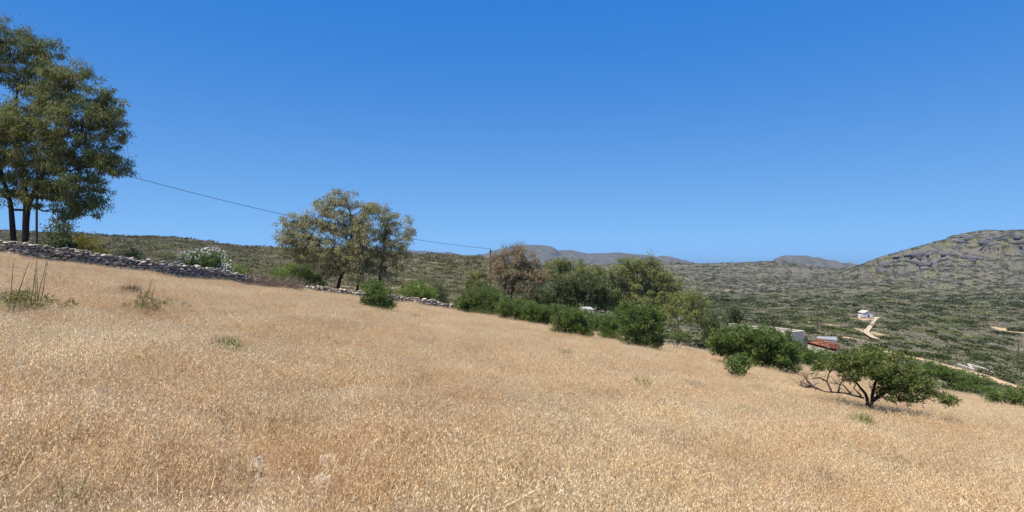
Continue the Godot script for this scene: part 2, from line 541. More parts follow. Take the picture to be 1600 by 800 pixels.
# ---------------------------------------------------------------- dry grass
# oat: share of papery oats, lod: how far the stems lean or lie, tall: height factor
func grass_patch(sd: int, stems: int, radius: float, wide: float, oat_share: float, lod: float, tall: float, hue: Color) -> MB:
	var r := RandomNumberGenerator.new()
	r.seed = sd
	var m := MB.new()
	var wind := Vector3(r.randfn(), 0, r.randfn()) * 0.12
	var tint_n := FastNoiseLite.new()
	tint_n.seed = sd
	tint_n.frequency = 2.2
	for k in stems:
		var a := r.randf() * TAU
		var q := radius * sqrt(r.randf()) * r.randf_range(0.75, 1.2)
		var p := Vector3(cos(a) * q, -0.02, sin(a) * q)
		var oat := r.randf() < oat_share * (1.0 + 1.2 * tint_n.get_noise_2d(p.x, p.z))
		var hh := (r.randf_range(0.22, 0.42) if not oat else r.randf_range(0.28, 0.5)) * tall
		if r.randf() < 0.05: hh *= 1.4
		var lean := Vector3(r.randfn() * lod, 0, r.randfn() * lod) + wind
		if r.randf() < 0.1: lean *= 2.8
		var mid := p + Vector3(lean.x * hh * 0.35, hh * 0.58, lean.z * hh * 0.35)
		var tip := p + Vector3(lean.x * hh * 1.1, hh * (1.0 - 0.3 * minf(1, lean.length_squared())), lean.z * hh * 1.1)
		var side := Vector3(r.randfn(), 0, r.randfn()).normalized()
		var v := r.randf_range(0.72, 1.2)
		var sc := Color(0.66, 0.475, 0.28).lerp(Color(0.74, 0.59, 0.35), r.randf()) * hue * v
		if r.randf() < 0.06: sc = Color(0.36, 0.27, 0.19) * v
		m.blade(p, mid, tip, side, 0.0042 * wide, sc)
		if r.randf() < 0.012:   # a long pale broken stalk
			var az2 := r.randf() * TAU
			var o3 := Vector3(cos(az2), r.randf_range(0.05, 0.5), sin(az2)) * r.randf_range(0.25, 0.5)
			var p3 := p + Vector3.UP * r.randf_range(0.2, 0.36) * tall
			m.blade(p3 - o3 * 0.5, p3 + Vector3.UP * 0.02, p3 + o3 * 0.5, o3.cross(Vector3.UP).normalized(), 0.005 * wide, Color(0.80, 0.69, 0.46))
		# dead leaves low on the stem
		for b in 2:
			if r.randf() < 0.65:
				var az := r.randf() * TAU
				var o := Vector3(cos(az), 0, sin(az))
				var f := p.lerp(mid, r.randf_range(0.1, 0.9))
				var ll := r.randf_range(0.08, 0.2)
				var lv := r.randf_range(0.7, 1.15)
				m.blade(f, f + o * ll * 0.4 + Vector3.UP * ll * 0.45, f + o * ll * 0.8 + Vector3.UP * ll * r.randf_range(-0.4, 0.5), o.cross(Vector3.UP), 0.006 * wide, Color(0.69, 0.545, 0.33) * hue * lv)
		if oat:
			# loose panicle of papery hanging spikelets
			var ns := r.randi_range(4, 9)
			for b in ns:
				var t := 1.0 - 0.42 * float(b) / ns
				var f := mid.lerp(tip, (t - 0.4) / 0.6)
				var az := r.randf() * TAU
				var o := Vector3(cos(az), 0, sin(az))
				var f2 := f + o * r.randf_range(0.012, 0.05) + Vector3.UP * r.randf_range(-0.005, 0.02)
				var dn := (o * r.randf_range(0.1, 0.9) + Vector3.DOWN * r.randf_range(0.2, 1.0)).normalized()
				var s := dn.cross(Vector3(r.randfn(), r.randfn(), r.randfn())).normalized()
				var w := r.randf_range(0.85, 1.12)
				m.leaf(f2, dn, s, r.randf_range(0.022, 0.036), 0.006 * wide, Color(0.82 * w, 0.72 * w, 0.50 * w))
		else:
			# narrow upright reddish head
			var nb := r.randi_range(3, 6)
			for b in nb:
				var f := mid.lerp(tip, r.randf_range(0.6, 1.0))
				var az := r.randf() * TAU
				var o := Vector3(cos(az) * 0.4, r.randf_range(0.5, 1.1), sin(az) * 0.4).normalized()
				var s := o.cross(Vector3(r.randfn(), r.randfn(), r.randfn())).normalized()
				var w := r.randf_range(0.8, 1.2)
				m.leaf(f, o, s, r.randf_range(0.03, 0.055), 0.0055 * wide, Color(0.67, 0.51, 0.31) * hue * w)
	return m

var clear_spots := []     # where stones lie the grass is thin: x, d, radius

func build_grass() -> void:
	var gm := mat("dry_grass", 0.9, 0.6)
	gm.specular_mode = BaseMaterial3D.SPECULAR_DISABLED
	var root := Node3D.new()
	root.name = "dry_grass"
	add_child(root)
	tag(root, "tall straw-coloured wild oat grass covering the sloping field", "grass", "", "stuff")
	var near := []
	var away := []
	# four stands: pale oats, reddish brome, straight golden stems, short and trampled
	var kinds := [[0.42, 0.28, 1.05, Color(1.0, 1.01, 1.01)], [0.16, 0.16, 0.98, Color(1.0, 0.98, 0.97)], [0.26, 0.14, 1.12, Color(1.02, 1.01, 0.98)], [0.34, 0.55, 0.82, Color(0.95, 0.94, 0.94)]]
	for k in 12:
		var q: Array = kinds[k % 4]
		near.append(grass_patch(100 + k, 540, 0.5, 1.0, q[0], q[1], q[2], q[3]).mesh(gm))
	for k in 8:
		var q: Array = kinds[k % 4]
		away.append(grass_patch(200 + k, 560, 0.85, 1.35, q[0], q[1], q[2], q[3]).mesh(gm))
	var wn := []
	var cn := []
	for k in 20:
		wn.append([]); cn.append([])
	var tint := FastNoiseLite.new()
	tint.seed = 77
	tint.frequency = 0.16
	tint.fractal_octaves = 4
	var d := 1.6
	while d < 64.0:
		var step := 0.52 if d < 14 else 0.8
		var half := d * 1.02 + 2.0
		var x := -half
		while x < half:
			var px := x + rng.randf_range(-0.5, 0.5) * step * 1.2
			var pd := d + rng.randf_range(-0.5, 0.5) * step * 1.2
			x += step
			if pd > field_edge(px, pd) + 2.5: continue
			var sc := rng.randf_range(0.85, 1.15)
			var t1 := tint.get_noise_2d(px, pd)
			var t2 := tint.get_noise_2d(px * 2.5 + 90, pd * 2.5)
			sc *= 1.0 + 0.28 * t1 + 0.22 * t2
			var thin := 1.0
			for s in clear_spots:
				var q := Vector2(px - s[0], pd - s[1]).length()
				if q < s[2]: thin = minf(thin, lerpf(0.72, 1.0, q / s[2]))
			sc *= thin
			var t3 := tint.get_noise_2d(px * 1.3 - 50, pd * 1.3 + 30) + rng.randfn() * 0.1
			var kind := 1
			if t3 > 0.12: kind = 0
			elif t3 > -0.08: kind = 2 if t2 > -0.05 else 1
			elif t1 < 0.0 and t3 < -0.2: kind = 3
			var k := kind + 4 * (rng.randi() % 3) if d < 14 else 12 + kind + 4 * (rng.randi() % 2)
			var y := h(px, pd)
			var b := Basis.from_euler(Vector3(rng.randf_range(-0.06, 0.06) - 0.04, rng.randf() * TAU, rng.randf_range(-0.06, 0.06) ))
			b = Basis(Vector3.BACK, -0.08) * b
			wn[k].append(Transform3D(b.scaled(Vector3.ONE * sc), Vector3(px, y, -pd)))
			var g := 1.0 + 0.16 * t2 + rng.randf_range(-0.07, 0.07)
			var warm := clampf(0.5 + 1.3 * t1, 0, 1)
			var col := Color(0.96, 0.925, 0.90).lerp(Color(1.02, 1.015, 0.99), warm)
			cn[k].append(Color(col.r * g, col.g * g, col.b * g))
			# grey-brown dead weeds here and there
			if rng.randf() < 0.035 + 0.05 * maxf(0, t2):
				var w := rng.randf_range(0.45, 0.9)
				wn[k].append(Transform3D(b.scaled(Vector3(w * 0.6, w * 1.15, w * 0.6)), Vector3(px + 0.2, y, -pd)))
				var v := rng.randf_range(0.38, 0.6)
				cn[k].append(Color(v, v * 0.98, v * 0.92) if rng.randf() < 0.7 else Color(v * 0.8, v * 0.95, v * 0.6))
		d += step
	for k in 20:
		scatter("grass_clumps", near[k] if k < 12 else away[k - 12], wn[k], cn[k], root)

# ---------------------------------------------------------------- build
func _ready() -> void:
	rng.seed = 20240613
	nz.seed = 3; nz.frequency = 0.03; nz.fractal_octaves = 4
	nz2.seed = 9; nz2.frequency = 0.03; nz2.fractal_type = FastNoiseLite.FRACTAL_RIDGED; nz2.fractal_octaves = 4
	# camera, sky, sun, exposure
	var cam := Camera3D.new()
	cam.name = "camera"
	cam.fov = rad_to_deg(2.0 * atan(400.0 / F))
	cam.position = Vector3(0, EYE, 0)
	cam.near = 0.1
	cam.far = 20000.0
	cam.current = true
	add_child(cam)
	var env := Environment.new()
	env.background_mode = Environment.BG_SKY
	var sky := Sky.new()
	var sm := ProceduralSkyMaterial.new()
	sm.sky_top_color = Color8(34, 120, 211)
	sm.sky_horizon_color = Color8(144, 201, 254)
	sm.sky_curve = 0.12
	sm.ground_bottom_color = Color(0.42, 0.38, 0.32)
	sm.ground_horizon_color = Color8(144, 201, 254)
	sm.sun_angle_max = 1.0
	sky.sky_material = sm
	env.sky = sky
	env.tonemap_mode = Environment.TONE_MAPPER_LINEAR
	env.tonemap_exposure = 1.5
	env.background_energy_multiplier = 0.67
	env.fog_enabled = true
	env.fog_density = 0.00005
	env.fog_light_color = Color8(150, 190, 252)
	env.sdfgi_enabled = true
	env.ssao_enabled = true
	env.ssil_enabled = true
	var we := WorldEnvironment.new()
	we.name = "environment"
	we.environment = env
	add_child(we)
	var sun := DirectionalLight3D.new()
	sun.name = "sun"
	sun.light_color = Color(1.0, 0.955, 0.885)
	sun.light_energy = 1.6
	sun.light_angular_distance = 0.5
	sun.shadow_enabled = true
	add_child(sun)
	sun.look_at_from_position(Vector3(-0.33, 0.90, 0.27) * 50.0, Vector3.ZERO)

	make_table()
	build_land()
	build_wall()
	build_far_places()
	build_trees()
	build_scrub()
	build_small()
	build_grass()

var bare := []      # bare earth: world x, d, radius
func bareness(x: float, d: float) -> float:
	var b := 0.0
	for s in bare:
		var q := Vector2((x - s[0]) / s[2], (d - s[1]) / s[3]).length()
		q += 0.35 * nz.get_noise_2d(x * 2.0, d * 2.0)
		b = maxf(b, (1.0 - smooth01(0.75, 1.1, q)) * s[4])
	return b

func on_hill(x: float, d: float) -> bool:
	return d > 700.0 + 90.0 * nz.get_noise_2d(x * 0.5, d * 0.5) and x > -0.2 * d

func land_color(x: float, d: float) -> Color:
	var a := nz.get_noise_2d(x * 0.9 + 500, d * 0.9)
	var b := nz2.get_noise_2d(x * 0.6 + 40, d * 0.6)
	var c := nz.get_noise_2d(x * 0.22 - 200, d * 0.22)
	var col := Color(0.165, 0.155, 0.095).lerp(Color(0.135, 0.145, 0.08), clampf(0.5 + 1.4 * a, 0, 1))
	col = col.lerp(Color(0.16, 0.14, 0.085), clampf(c * 1.5, 0, 0.7))
	if on_hill(x, d): col = col.lerp(Color(0.135, 0.13, 0.122), clampf(0.25 + b * 1.2, 0.0, 0.85))   # bare limestone
	return col.lerp(Color(0.50, 0.36, 0.22), bareness(x, d))

func build_land() -> void:
	for s in [[1320, 512, 18, 9, 0.8], [1352, 500, 16, 5, 1.0], [1310, 526, 22, 6, 0.8], [1568, 515, 22, 4, 0.9], [1440, 562, 30, 6, 0.9], [1470, 570, 40, 7, 0.9], [1580, 606, 45, 7, 0.9], [1250, 490, 14, 3, 0.5], [1536, 590, 30, 6, 0.8], [1090, 448, 22, 1, 0.35], [1150, 453, 18, 1, 0.3], [1528, 584, 44, 9, 1.0], [635, 452, 16, 8, 0.8], [560, 452, 60, 8, 0.5]]:
		var d := meets(s[0], s[1], 45.0)
		var d2 := meets(s[0], s[1] - s[3], 45.0)
		var u: float = (s[0] - 800.0) / F
		bare.append([u * d, d, s[2] / F * d, clampf(absf(d2 - d), 4.0, 60.0), s[4]])
	# the field: soil and straw litter under the grass
	var fm := MB.new()
	var nx := 150
	var nd := 100
	for a in nd + 1:
		for b in nx + 1:
			var d := -12.0 + 78.0 * a / nd
			var x := -75.0 + 150.0 * b / nx
			fm.v.append(Vector3(x, h(x, d) if d <= field_edge(x, d) + 5.0 else h(x, d) - 1.2, -d))
			fm.n.append(Vector3(-SLOPE_X, 1, SLOPE_D * -1).normalized())
			var t := 0.85 + 0.3 * nz.get_noise_2d(x * 8, d * 8)
			fm.c.append(Color(0.54 * t, 0.41 * t, 0.28 * t))
	for a in nd:
		for b in nx:
			var k := a * (nx + 1) + b
			fm.i.append_array([k, k + nx + 2, k + 1, k, k + nx + 1, k + nx + 2])
	var litter := noise_tex(0.05, [[0.0, 0.6, 0.58, 0.55], [0.5, 1, 1, 1], [1.0, 1.35, 1.35, 1.3]], 11)
	setting("field", fm.mesh(mat("soil", 1.0, 0.0, litter, 0.8)), "dry soil and straw litter of the sloping field under the grass")
	# land beyond the field, up to the near hills
	var tm := MB.new()
	var nu := 640
	var nr := 440
	for a in nr + 1:
		var d := 24.0 * pow(620.0 / 24.0, a / 190.0)
		if a > 190: d = 620.0 + (a - 190) * 3.6
		if a > 425: d = 1466.0 + (a - 425) * 55.0
		for b in nu + 1:
			var u := lerpf(-1.3, 1.3, float(b) / nu)
			var x := u * d
			var y := h(x, d)
			var e := field_edge(x, d)
			if d < e + 2.0: y -= 0.6 * smooth01(e + 2.0, e - 1.0, d)
			tm.v.append(Vector3(x, y, -d))
			tm.c.append(land_color(x, d))
	tm.n.resize(tm.v.size())
	for a in nr + 1:
		for b in nu + 1:
			var k := a * (nu + 1) + b
			var l := tm.v[k - 1] if b > 0 else tm.v[k]
			var r := tm.v[k + 1] if b < nu else tm.v[k]
			var f := tm.v[k + nu + 1] if a < nr else tm.v[k]
			var g := tm.v[k - nu - 1] if a > 0 else tm.v[k]
			tm.n[k] = (r - l).cross(f - g).normalized()
			if a < nr and b < nu:
				tm.i.append_array([k, k + nu + 2, k + 1, k, k + nu + 1, k + nu + 2])
	var ground := noise_tex(0.04, [[0.0, 0.55, 0.55, 0.55], [0.45, 0.95, 0.95, 0.95], [0.6, 1.1, 1.1, 1.05], [1.0, 1.6, 1.55, 1.5]], 21)
	setting("terrain", tm.mesh(mat("scrubland", 1.0, 0.0, ground, 0.06)), "scrubby valley and the grey-green hillsides around it")
	# far mountains, each a ridge with depth
	ridge("mountain", [[560, 397], [600, 394], [640, 391.5], [665, 392], [690, 394.5], [700, 393.5], [715, 396.5], [735, 401], [755, 406], [800, 415]], 5200.0, "low blue ridge in the far distance left of the leaning pole", 31)
	ridge("mountain_001", [[715, 410], [735, 402], [747, 397.5], [757, 397], [772, 391], [800, 385], [818, 382.5], [845, 383], [862, 385], [873, 391], [890, 390.5], [905, 393.5], [920, 396], [940, 395.5], [965, 394.5], [985, 396.5], [1005, 398], [1020, 401.5], [1035, 399.5], [1050, 402.5], [1065, 408], [1078, 412], [1110, 418]], 4200.0, "long blue-grey mountain behind the dark trees", 32)
	ridge("mountain_002", [[1150, 416], [1190, 411], [1206, 408], [1212, 402.5], [1222, 399.5], [1236, 399], [1252, 399.5], [1264, 403], [1280, 409.5], [1300, 415.5], [1325, 421], [1360, 430]], 3200.0, "flat-topped hill alone on the horizon left of the rocky hill", 33)

func ridge(called: String, line: Array, d: float, label: String, sd: int) -> void:
	var xs := []
	var ys := []
	for p in line:
		xs.append(float(p[0])); ys.append(float(p[1]))
	var n := FastNoiseLite.new()
	n.seed = sd
	n.frequency = 0.004
	n.fractal_type = FastNoiseLite.FRACTAL_RIDGED
	n.fractal_octaves = 5
	var m := MB.new()
	var nu := 150
	var nr := 40
	for a in nr + 1:
		var t := -1.0 + 1.7 * float(a) / nr      # -1 foot on this side, 0 crest
		for b in nu + 1:
			var px := lerpf(xs[0], xs[-1], float(b) / nu)
			var crest := EYE + (HY - pchip(xs, ys, px)) / F * d
			var x := (px - 800.0) / F * d
			var dd := d + t * 900.0
			var q := n.get_noise_2d(x, dd)
			var y := lerpf(-120.0, crest, 1.0 - pow(absf(t), 1.25)) if t < 0 else crest - 480.0 * t
			y += (q - 0.2) * 30.0 * minf(1.0, absf(t) * 2.0) + q * 2.0
			m.v.append(Vector3(x, y, -dd))
			var w := n.get_noise_2d(x * 2.3 + 999, dd * 2.3)
			m.c.append(Color(0.06, 0.068, 0.05).lerp(Color(0.115, 0.112, 0.095), clampf(0.4 + w * 0.9, 0, 1)))
	m.n.resize(m.v.size())
	for a in nr + 1:
		for b in nu + 1:
			var k := a * (nu + 1) + b
			var l := m.v[maxi(k - 1, a * (nu + 1))]
			var r := m.v[mini(k + 1, a * (nu + 1) + nu)]
			var f := m.v[k + nu + 1] if a < nr else m.v[k]
			var g := m.v[k - nu - 1] if a > 0 else m.v[k]
			m.n[k] = (r - l).cross(f - g).normalized()
			if a < nr and b < nu:
				m.i.append_array([k, k + nu + 2, k + 1, k, k + nu + 1, k + nu + 2])
	var o := setting(called, m.mesh(mat("far_slope", 1.0)), label)
	o.set_meta("category", "mountain")

# ---------------------------------------------------------------- dry stone walls
func build_wall() -> void:
	var stone_tex := noise_tex(0.02, [[0.0, 0.5, 0.5, 0.52], [0.4, 0.9, 0.9, 0.9], [0.6, 1.05, 1.03, 1.0], [1.0, 1.45, 1.42, 1.38]], 41)
	var tones := []
	var sb := [Color(0.37, 0.325, 0.27), Color(0.47, 0.425, 0.36), Color(0.28, 0.24, 0.20), Color(0.39, 0.325, 0.255), Color(0.56, 0.52, 0.45)]
	for k in 5:
		var m := StandardMaterial3D.new()
		m.resource_name = "limestone"
		m.albedo_color = sb[k].linear_to_srgb()
		m.albedo_texture = stone_tex
		m.uv1_triplanar = true
		m.uv1_world_triplanar = true
		m.uv1_scale = Vector3.ONE * 1.3
		m.roughness = 0.95
		tones.append(m)
	mats["limestone"] = tones[0]
	var shapes := []
	var shape_mb := []
	for k in 10:
		shape_mb.append(stone_mb(300 + k, 0.42, 4.0))
		shapes.append(shape_mb[k].mesh())
	var path := [[-130, 34.0, 1.3], [0, 35.0, 1.32], [100, 36.6, 1.3], [200, 39.0, 1.3], [290, 42.0, 1.35], [340, 44.0, 1.36], [380, 46.0, 1.15], [405, 47.5, 0.95], [440, 50.0, 0.8], [468, 52.0, 0.7]]
	stone_wall("dry_stone_wall", "long grey dry stone wall beneath the big eucalyptus on the left", path, 0.36, 0.118, 0.55, 300, tones, shapes, shape_mb)
	var path2 := [[470, 54.0, 0.65], [500, 54.5, 0.9], [560, 56.0, 0.95], [625, 58.0, 1.05], [680, 60.0, 1.1], [722, 61.0, 0.8]]
	stone_wall("rubble_wall", "low tumbled wall of pale stones behind the dark green bush", path2, 0.33, 0.14, 0.8, 150, tones, shapes, shape_mb)

func stone_wall(called: String, label: String, path: Array, sl: float, sh: float, thick: float, singles: int, tones: Array, shapes: Array, shape_mb: Array) -> void:
	var o := spot(path[0][0], path[0][1])
	var root := thing(called, label, "stone wall", o)
	var pts := []
	var len := 0.0
	var cum := [0.0]
	for p in path:
		var w := spot(p[0], p[1])
		if pts.size():
			len += Vector2(w.x - pts[-1].x, w.z - pts[-1].z).length()
			cum.append(len)
		pts.append(w)
	var hs := []
	for p in path: hs.append(p[2])
	var where := func(s: float) -> Array:
		var k := 0
		while k < cum.size() - 2 and cum[k + 1] < s: k += 1
		var t: float = clampf((s - cum[k]) / (cum[k + 1] - cum[k]), 0, 1)
		var p: Vector3 = pts[k].lerp(pts[k + 1], t)
		var dir: Vector3 = pts[k + 1] - pts[k]
		dir.y = 0
		dir = dir.normalized()
		return [Vector3(p.x, h(p.x, -p.z), p.z), dir, lerpf(hs[k], hs[k + 1], t)]
	var stones := []
	for face in [1, 0, -1]:      # front, heart, back
		var y := 0.02
		var row := 0
		while y < 1.6:
			var rh := sh * rng.randf_range(0.8, 1.2)
			var s := rng.randf() * sl
			while s < len:
				var l := sl * rng.randf_range(0.55, 1.45)
				var w: Array = where.call(s + l * 0.5)
				var top: float = w[2] + 0.14 * nz.get_noise_1d((s + 100.0 * face) * 14.0) + 0.1 * nz.get_noise_1d(s * 60.0)
				var lift: float = y + rng.randf_range(-0.05, 0.05) + 0.12 * nz.get_noise_2d(s * 9.0, row * 30.0)
				if lift + rh * 0.6 < top and not (face == 0 and lift < top - 0.45):
					var dir: Vector3 = w[1]
					var out := Vector3(dir.z, 0, -dir.x)
					if out.z < 0: out = -out
					var depth := thick * 0.5 * rng.randf_range(0.85, 1.15)
					var batter := 1.0 - 0.22 * y
					var c: Vector3 = w[0] + Vector3.UP * (lift + rh * 0.5) + out * face * (thick * 0.5 * batter - depth * 0.3 + rng.randf_range(-0.06, 0.06))
					var ang := atan2(-dir.z, dir.x)
					var b := Basis(Vector3.UP, ang + rng.randf_range(-0.14, 0.14)) * Basis(Vector3.BACK, rng.randf_range(-0.3, 0.3)) * Basis(Vector3.RIGHT, rng.randf_range(-0.12, 0.12))
					b = b.scaled_local(Vector3(l * rng.randf_range(0.84, 1.0), rh * rng.randf_range(0.75, 1.3), depth))
					stones.append([Transform3D(b, c - o), rng.randi() % shapes.size(), rng.randi() % tones.size(), face, y, s, rng.randf()])
				s += l
			y += rh * 0.97
			row += 1
	# the stones that show most are parts, the rest one part
	var shown := []
	var rest := []
	for s in stones:
		if s[3] == 1 and s[4] > 0.2 or s[3] == 0: shown.append(s)
		else: rest.append(s)
	shown.sort_custom(func(a, b): return a[5] < b[5])
	while shown.size() > singles:
		var k := rng.randi() % shown.size()
		rest.append(shown[k])
		shown.remove_at(k)
	for s in shown:
		var p := MeshInstance3D.new()
		p.name = "stone"
		p.mesh = shapes[s[1]]
		p.material_override = tones[s[2]]
		p.transform = s[0]
		root.add_child(p, true)
	var mb := MB.new()
	for s in rest:
		var q: MB = shape_mb[s[1]]
		mb.add(q, s[0])
	var r := MeshInstance3D.new()
	r.name = "packing_stones"
	r.mesh = mb.mesh(tones[0])
	r.set_meta("kind", "stuff")
	root.add_child(r, true)

# ---------------------------------------------------------------- far small places
func pole(px: float, d: float, top: float, r: float, label: String) -> Node3D:
	var o := spot(px, d)
	var root := thing("utility_pole", label, "utility pole", o, "wooden line poles")
	var hh := at(px, top, d).y - o.y
	var m := MB.new()
	m.tube([Vector3(0, -0.3, 0), Vector3(0.02, hh * 0.5, 0), Vector3(0.05, hh, 0)], r, r * 0.7, 8, Color(0.11, 0.085, 0.065))
	part("post", m, mat("bark"), root)
	var c := MB.new()
	c.box(Vector3(0.05, hh - 0.25, 0), Vector3(0.5, 0.08, 0.08), Color(0.12, 0.1, 0.08))
	part("bracket", c, mat("bark"), root)
	var i := MB.new()
	i.tube([Vector3(0.05, hh, 0), Vector3(0.05, hh + 0.1, 0), Vector3(0.05, hh + 0.16, 0)], 0.05, 0.03, 8, Color(0.2, 0.18, 0.17))
	part("insulator", i, mat("bark"), root)
	root.set_meta("top", o + Vector3(0.05, hh + 0.1, 0))
	return root

func build_far_places() -> void:
	mat("bark", 0.95, 0.0, noise_tex(0.03, [[0.0, 0.55, 0.52, 0.5], [0.5, 1, 1, 1], [1.0, 1.5, 1.45, 1.4]], 5, 256), 1.6)
	var white := mat("whitewash", 0.9, 0.0, noise_tex(0.02, [[0.0, 0.7, 0.68, 0.64], [0.5, 1, 1, 1], [1.0, 1.08, 1.08, 1.06]], 51, 256), 0.5)
	# line poles and the wire
	var p1 := pole(57, 46.0, 236, 0.1, "grey pole standing behind the wall under the big eucalyptus")
	var p2 := pole(766, 74.0, 390, 0.13, "dark wooden pole beside the reddish-brown tree")
	pole(1277, 120.0, 470, 0.11, "thin pole standing behind the red-tiled roof")
	pole(1591, 150.0, 531, 0.13, "short dark pole on the valley slope at the right edge")
	var a: Vector3 = p1.get_meta("top")
	var b: Vector3 = p2.get_meta("top")
	var pts := []
	for k in 41:
		var t := k / 40.0
		pts.append(a.lerp(b, t) + Vector3.DOWN * 4.0 * 1.15 * t * (1 - t) - a)
	var wm := MB.new()
	wm.tube(pts, 0.022, 0.022, 5, Color(0.03, 0.03, 0.035))
	var wire := thing("power_line", "black overhead line sagging across the sky between two poles", "cable", a)
	part("wire", wm, mat("rubber", 0.7), wire)

	# white chapel-like hut and its road
	var hd := meets(1357, 497, 150.0)
	var ho := spot(1357, hd)
	var k := hd / F
	var hut := thing("white_hut", "tiny white gabled hut at the head of the dirt track", "hut", ho)
	var w := 13.0 * k
	var hh := 7.5 * k
	var m := MB.new()
	m.prism([Vector3(-w / 2, -0.6, 0), Vector3(w / 2, -0.6, 0), Vector3(w / 2, -0.6, -w * 1.1), Vector3(-w / 2, -0.6, -w * 1.1)], [Vector3(-w / 2, hh, 0), Vector3(w / 2, hh, 0), Vector3(w / 2, hh, -w * 1.1), Vector3(-w / 2, hh, -w * 1.1)], Color(0.62, 0.62, 0.62))
	m.quad(Vector3(-w / 2, hh, 0), Vector3(0, hh + 3 * k, 0), Vector3(w / 2, hh, 0), Vector3(w / 2, hh, 0), Color(0.62, 0.62, 0.62))
	m.quad(Vector3(-w / 2, hh, -w * 1.1), Vector3(0, hh + 3 * k, -w * 1.1), Vector3(w / 2, hh, -w * 1.1), Vector3(w / 2, hh, -w * 1.1), Color(0.62, 0.62, 0.62))
	part("wall", m, white, hut)
	for s in [-1, 1]:
		var r := MB.new()
		r.prism([Vector3(s * (w / 2 + 0.25), hh - 0.1, 0.25), Vector3(0, hh + 3 * k + 0.05, 0.25), Vector3(0, hh + 3 * k + 0.05, -w * 1.1 - 0.25), Vector3(s * (w / 2 + 0.25), hh - 0.1, -w * 1.1 - 0.25)], [Vector3(s * (w / 2 + 0.25), hh + 0.05, 0.25), Vector3(0, hh + 3 * k + 0.2, 0.25), Vector3(0, hh + 3 * k + 0.2, -w * 1.1 - 0.25), Vector3(s * (w / 2 + 0.25), hh + 0.05, -w * 1.1 - 0.25)], Color(0.5, 0.44, 0.40))
		part("roof", r, white, hut)
	var dm := MB.new()
	dm.box(Vector3(0, hh * 0.38, 0.03), Vector3(3.0 * k, hh * 0.8, 0.08), Color(0.10, 0.12, 0.16))
	part("door", dm, mat("paint", 0.6), hut)
	var ax := MB.new()
	ax.box(Vector3(-w * 0.75, hh * 0.2, -w * 0.4), Vector3(w * 0.3, hh * 0.9, w * 0.4), Color(0.7, 0.69, 0.67))
	part("annex", ax, white, hut)
	var tw := MB.new()
	tw.box(Vector3(w * 0.85, 0.05, 0.6), Vector3(w * 0.75, 0.7, 0.4), Color(0.72, 0.71, 0.69))
	part("yard_wall", tw, white, hut)
	var road := MB.new()
	var rp := [[1370, 499, 5], [1368, 501.5, 4], [1365, 504.5, 4], [1363, 508, 4.2], [1360, 512, 4.6], [1356.5, 516, 5], [1354, 519.5, 5.4], [1354, 522.5, 5.8], [1357, 526, 6.4], [1362, 529.5, 7], [1369, 533, 7.5]]
	var left := []
	var right := []
	var dr := hd - 1.0
	var d_end := meets(1369, 533, 80.0)
	for p in rp:
		var want := clampf(meets(p[0], p[1], 80.0), d_end, hd)
		dr = minf(dr - 2.0, lerpf(want, lerpf(hd, d_end, pow((p[1] - 499.0) / 34.0, 0.7)), 0.6))
		var d := dr
		var x: float = (p[0] - 800.0) / F * d
		var ww: float = p[2] / F * d * 0.72 * rng.randf_range(0.85, 1.15)
		left.append(Vector3(x - ww, h(x - ww, d) + 0.55, -d))
		right.append(Vector3(x + ww, h(x + ww, d) + 0.55, -d))
		road_pts.append([x, d, ww + 2.5])
	for q in rp.size() - 1:
		var c1 := Color(0.50, 0.40, 0.285)
		for t in 4:
			var a0: Vector3 = left[q].lerp(left[q + 1], t / 4.0)
			var a1: Vector3 = left[q].lerp(left[q + 1], (t + 1) / 4.0)
			var b0: Vector3 = right[q].lerp(right[q + 1], t / 4.0)
			var b1: Vector3 = right[q].lerp(right[q + 1], (t + 1) / 4.0)
			for lane in 5:
				var f0 := lane / 5.0
				var f1 := (lane + 1) / 5.0
				var cc := c1 if lane != 2 else Color(0.40, 0.33, 0.22)
				road.quad(a0.lerp(b0, f0), a1.lerp(b1, f0), a1.lerp(b1, f1), a0.lerp(b0, f1), cc)
	setting("dirt_road", road.mesh(mat("soil")), "pale dirt track winding down from the white hut").set_meta("category", "road")

	# roofless white-capped building
	var cap := Color(0.50, 0.45, 0.38)
	var body := Color(0.50, 0.45, 0.38)
	var crn := [at(1164, 511, 81), at(1232, 518.5, 73), at(1255, 516.5, 74.3), at(1190, 509, 83)]
	var ruin := thing("roofless_ruin", "long roofless stone building with whitened wall tops behind the green shrubs", "ruin", spot(1232, 72))
	for q in 4:
		var p0: Vector3 = crn[q] - ruin.position
		var p1_: Vector3 = crn[(q + 1) % 4] - ruin.position
		var dir := (p1_ - p0)
		dir.y = 0
		dir = dir.normalized()
		var sd := Vector3(dir.z, 0, -dir.x) * 0.25
		if q % 2 == 1:
			p0 += dir * 0.26; p1_ -= dir * 0.26
		var mb := MB.new()
		var lo := []
		var hi := []
		var c0 := []
		var c1 := []
		for e in [p0 - sd, p0 + sd, p1_ + sd, p1_ - sd]:
			lo.append(Vector3(e.x, e.y - 3.2, e.z))
			hi.append(e - Vector3(0, 0.14, 0))
			c0.append(e - Vector3(0, 0.14, 0))
			c1.append(e)
		mb.prism(lo, hi, body)
		var wl := part("wall", mb, mats["limestone_wall"] if mats.has("limestone_wall") else mat("old_plaster", 0.95, 0.0, noise_tex(0.03, [[0.0, 0.5, 0.48, 0.45], [0.5, 1, 1, 1], [1.0, 1.3, 1.3, 1.28]], 61, 256), 0.5), ruin)
		var mc := MB.new()
		mc.prism(c0, c1, cap)
		part("coping", mc, white, wl)
	# low pale terrace wall beyond
	low_wall("terrace_wall", "pale low terrace wall at the foot of the yellow-green tree", [[1118, 505, 92], [1150, 505.5, 92], [1180, 509, 93]], 0.35, 1.0, cap, white)
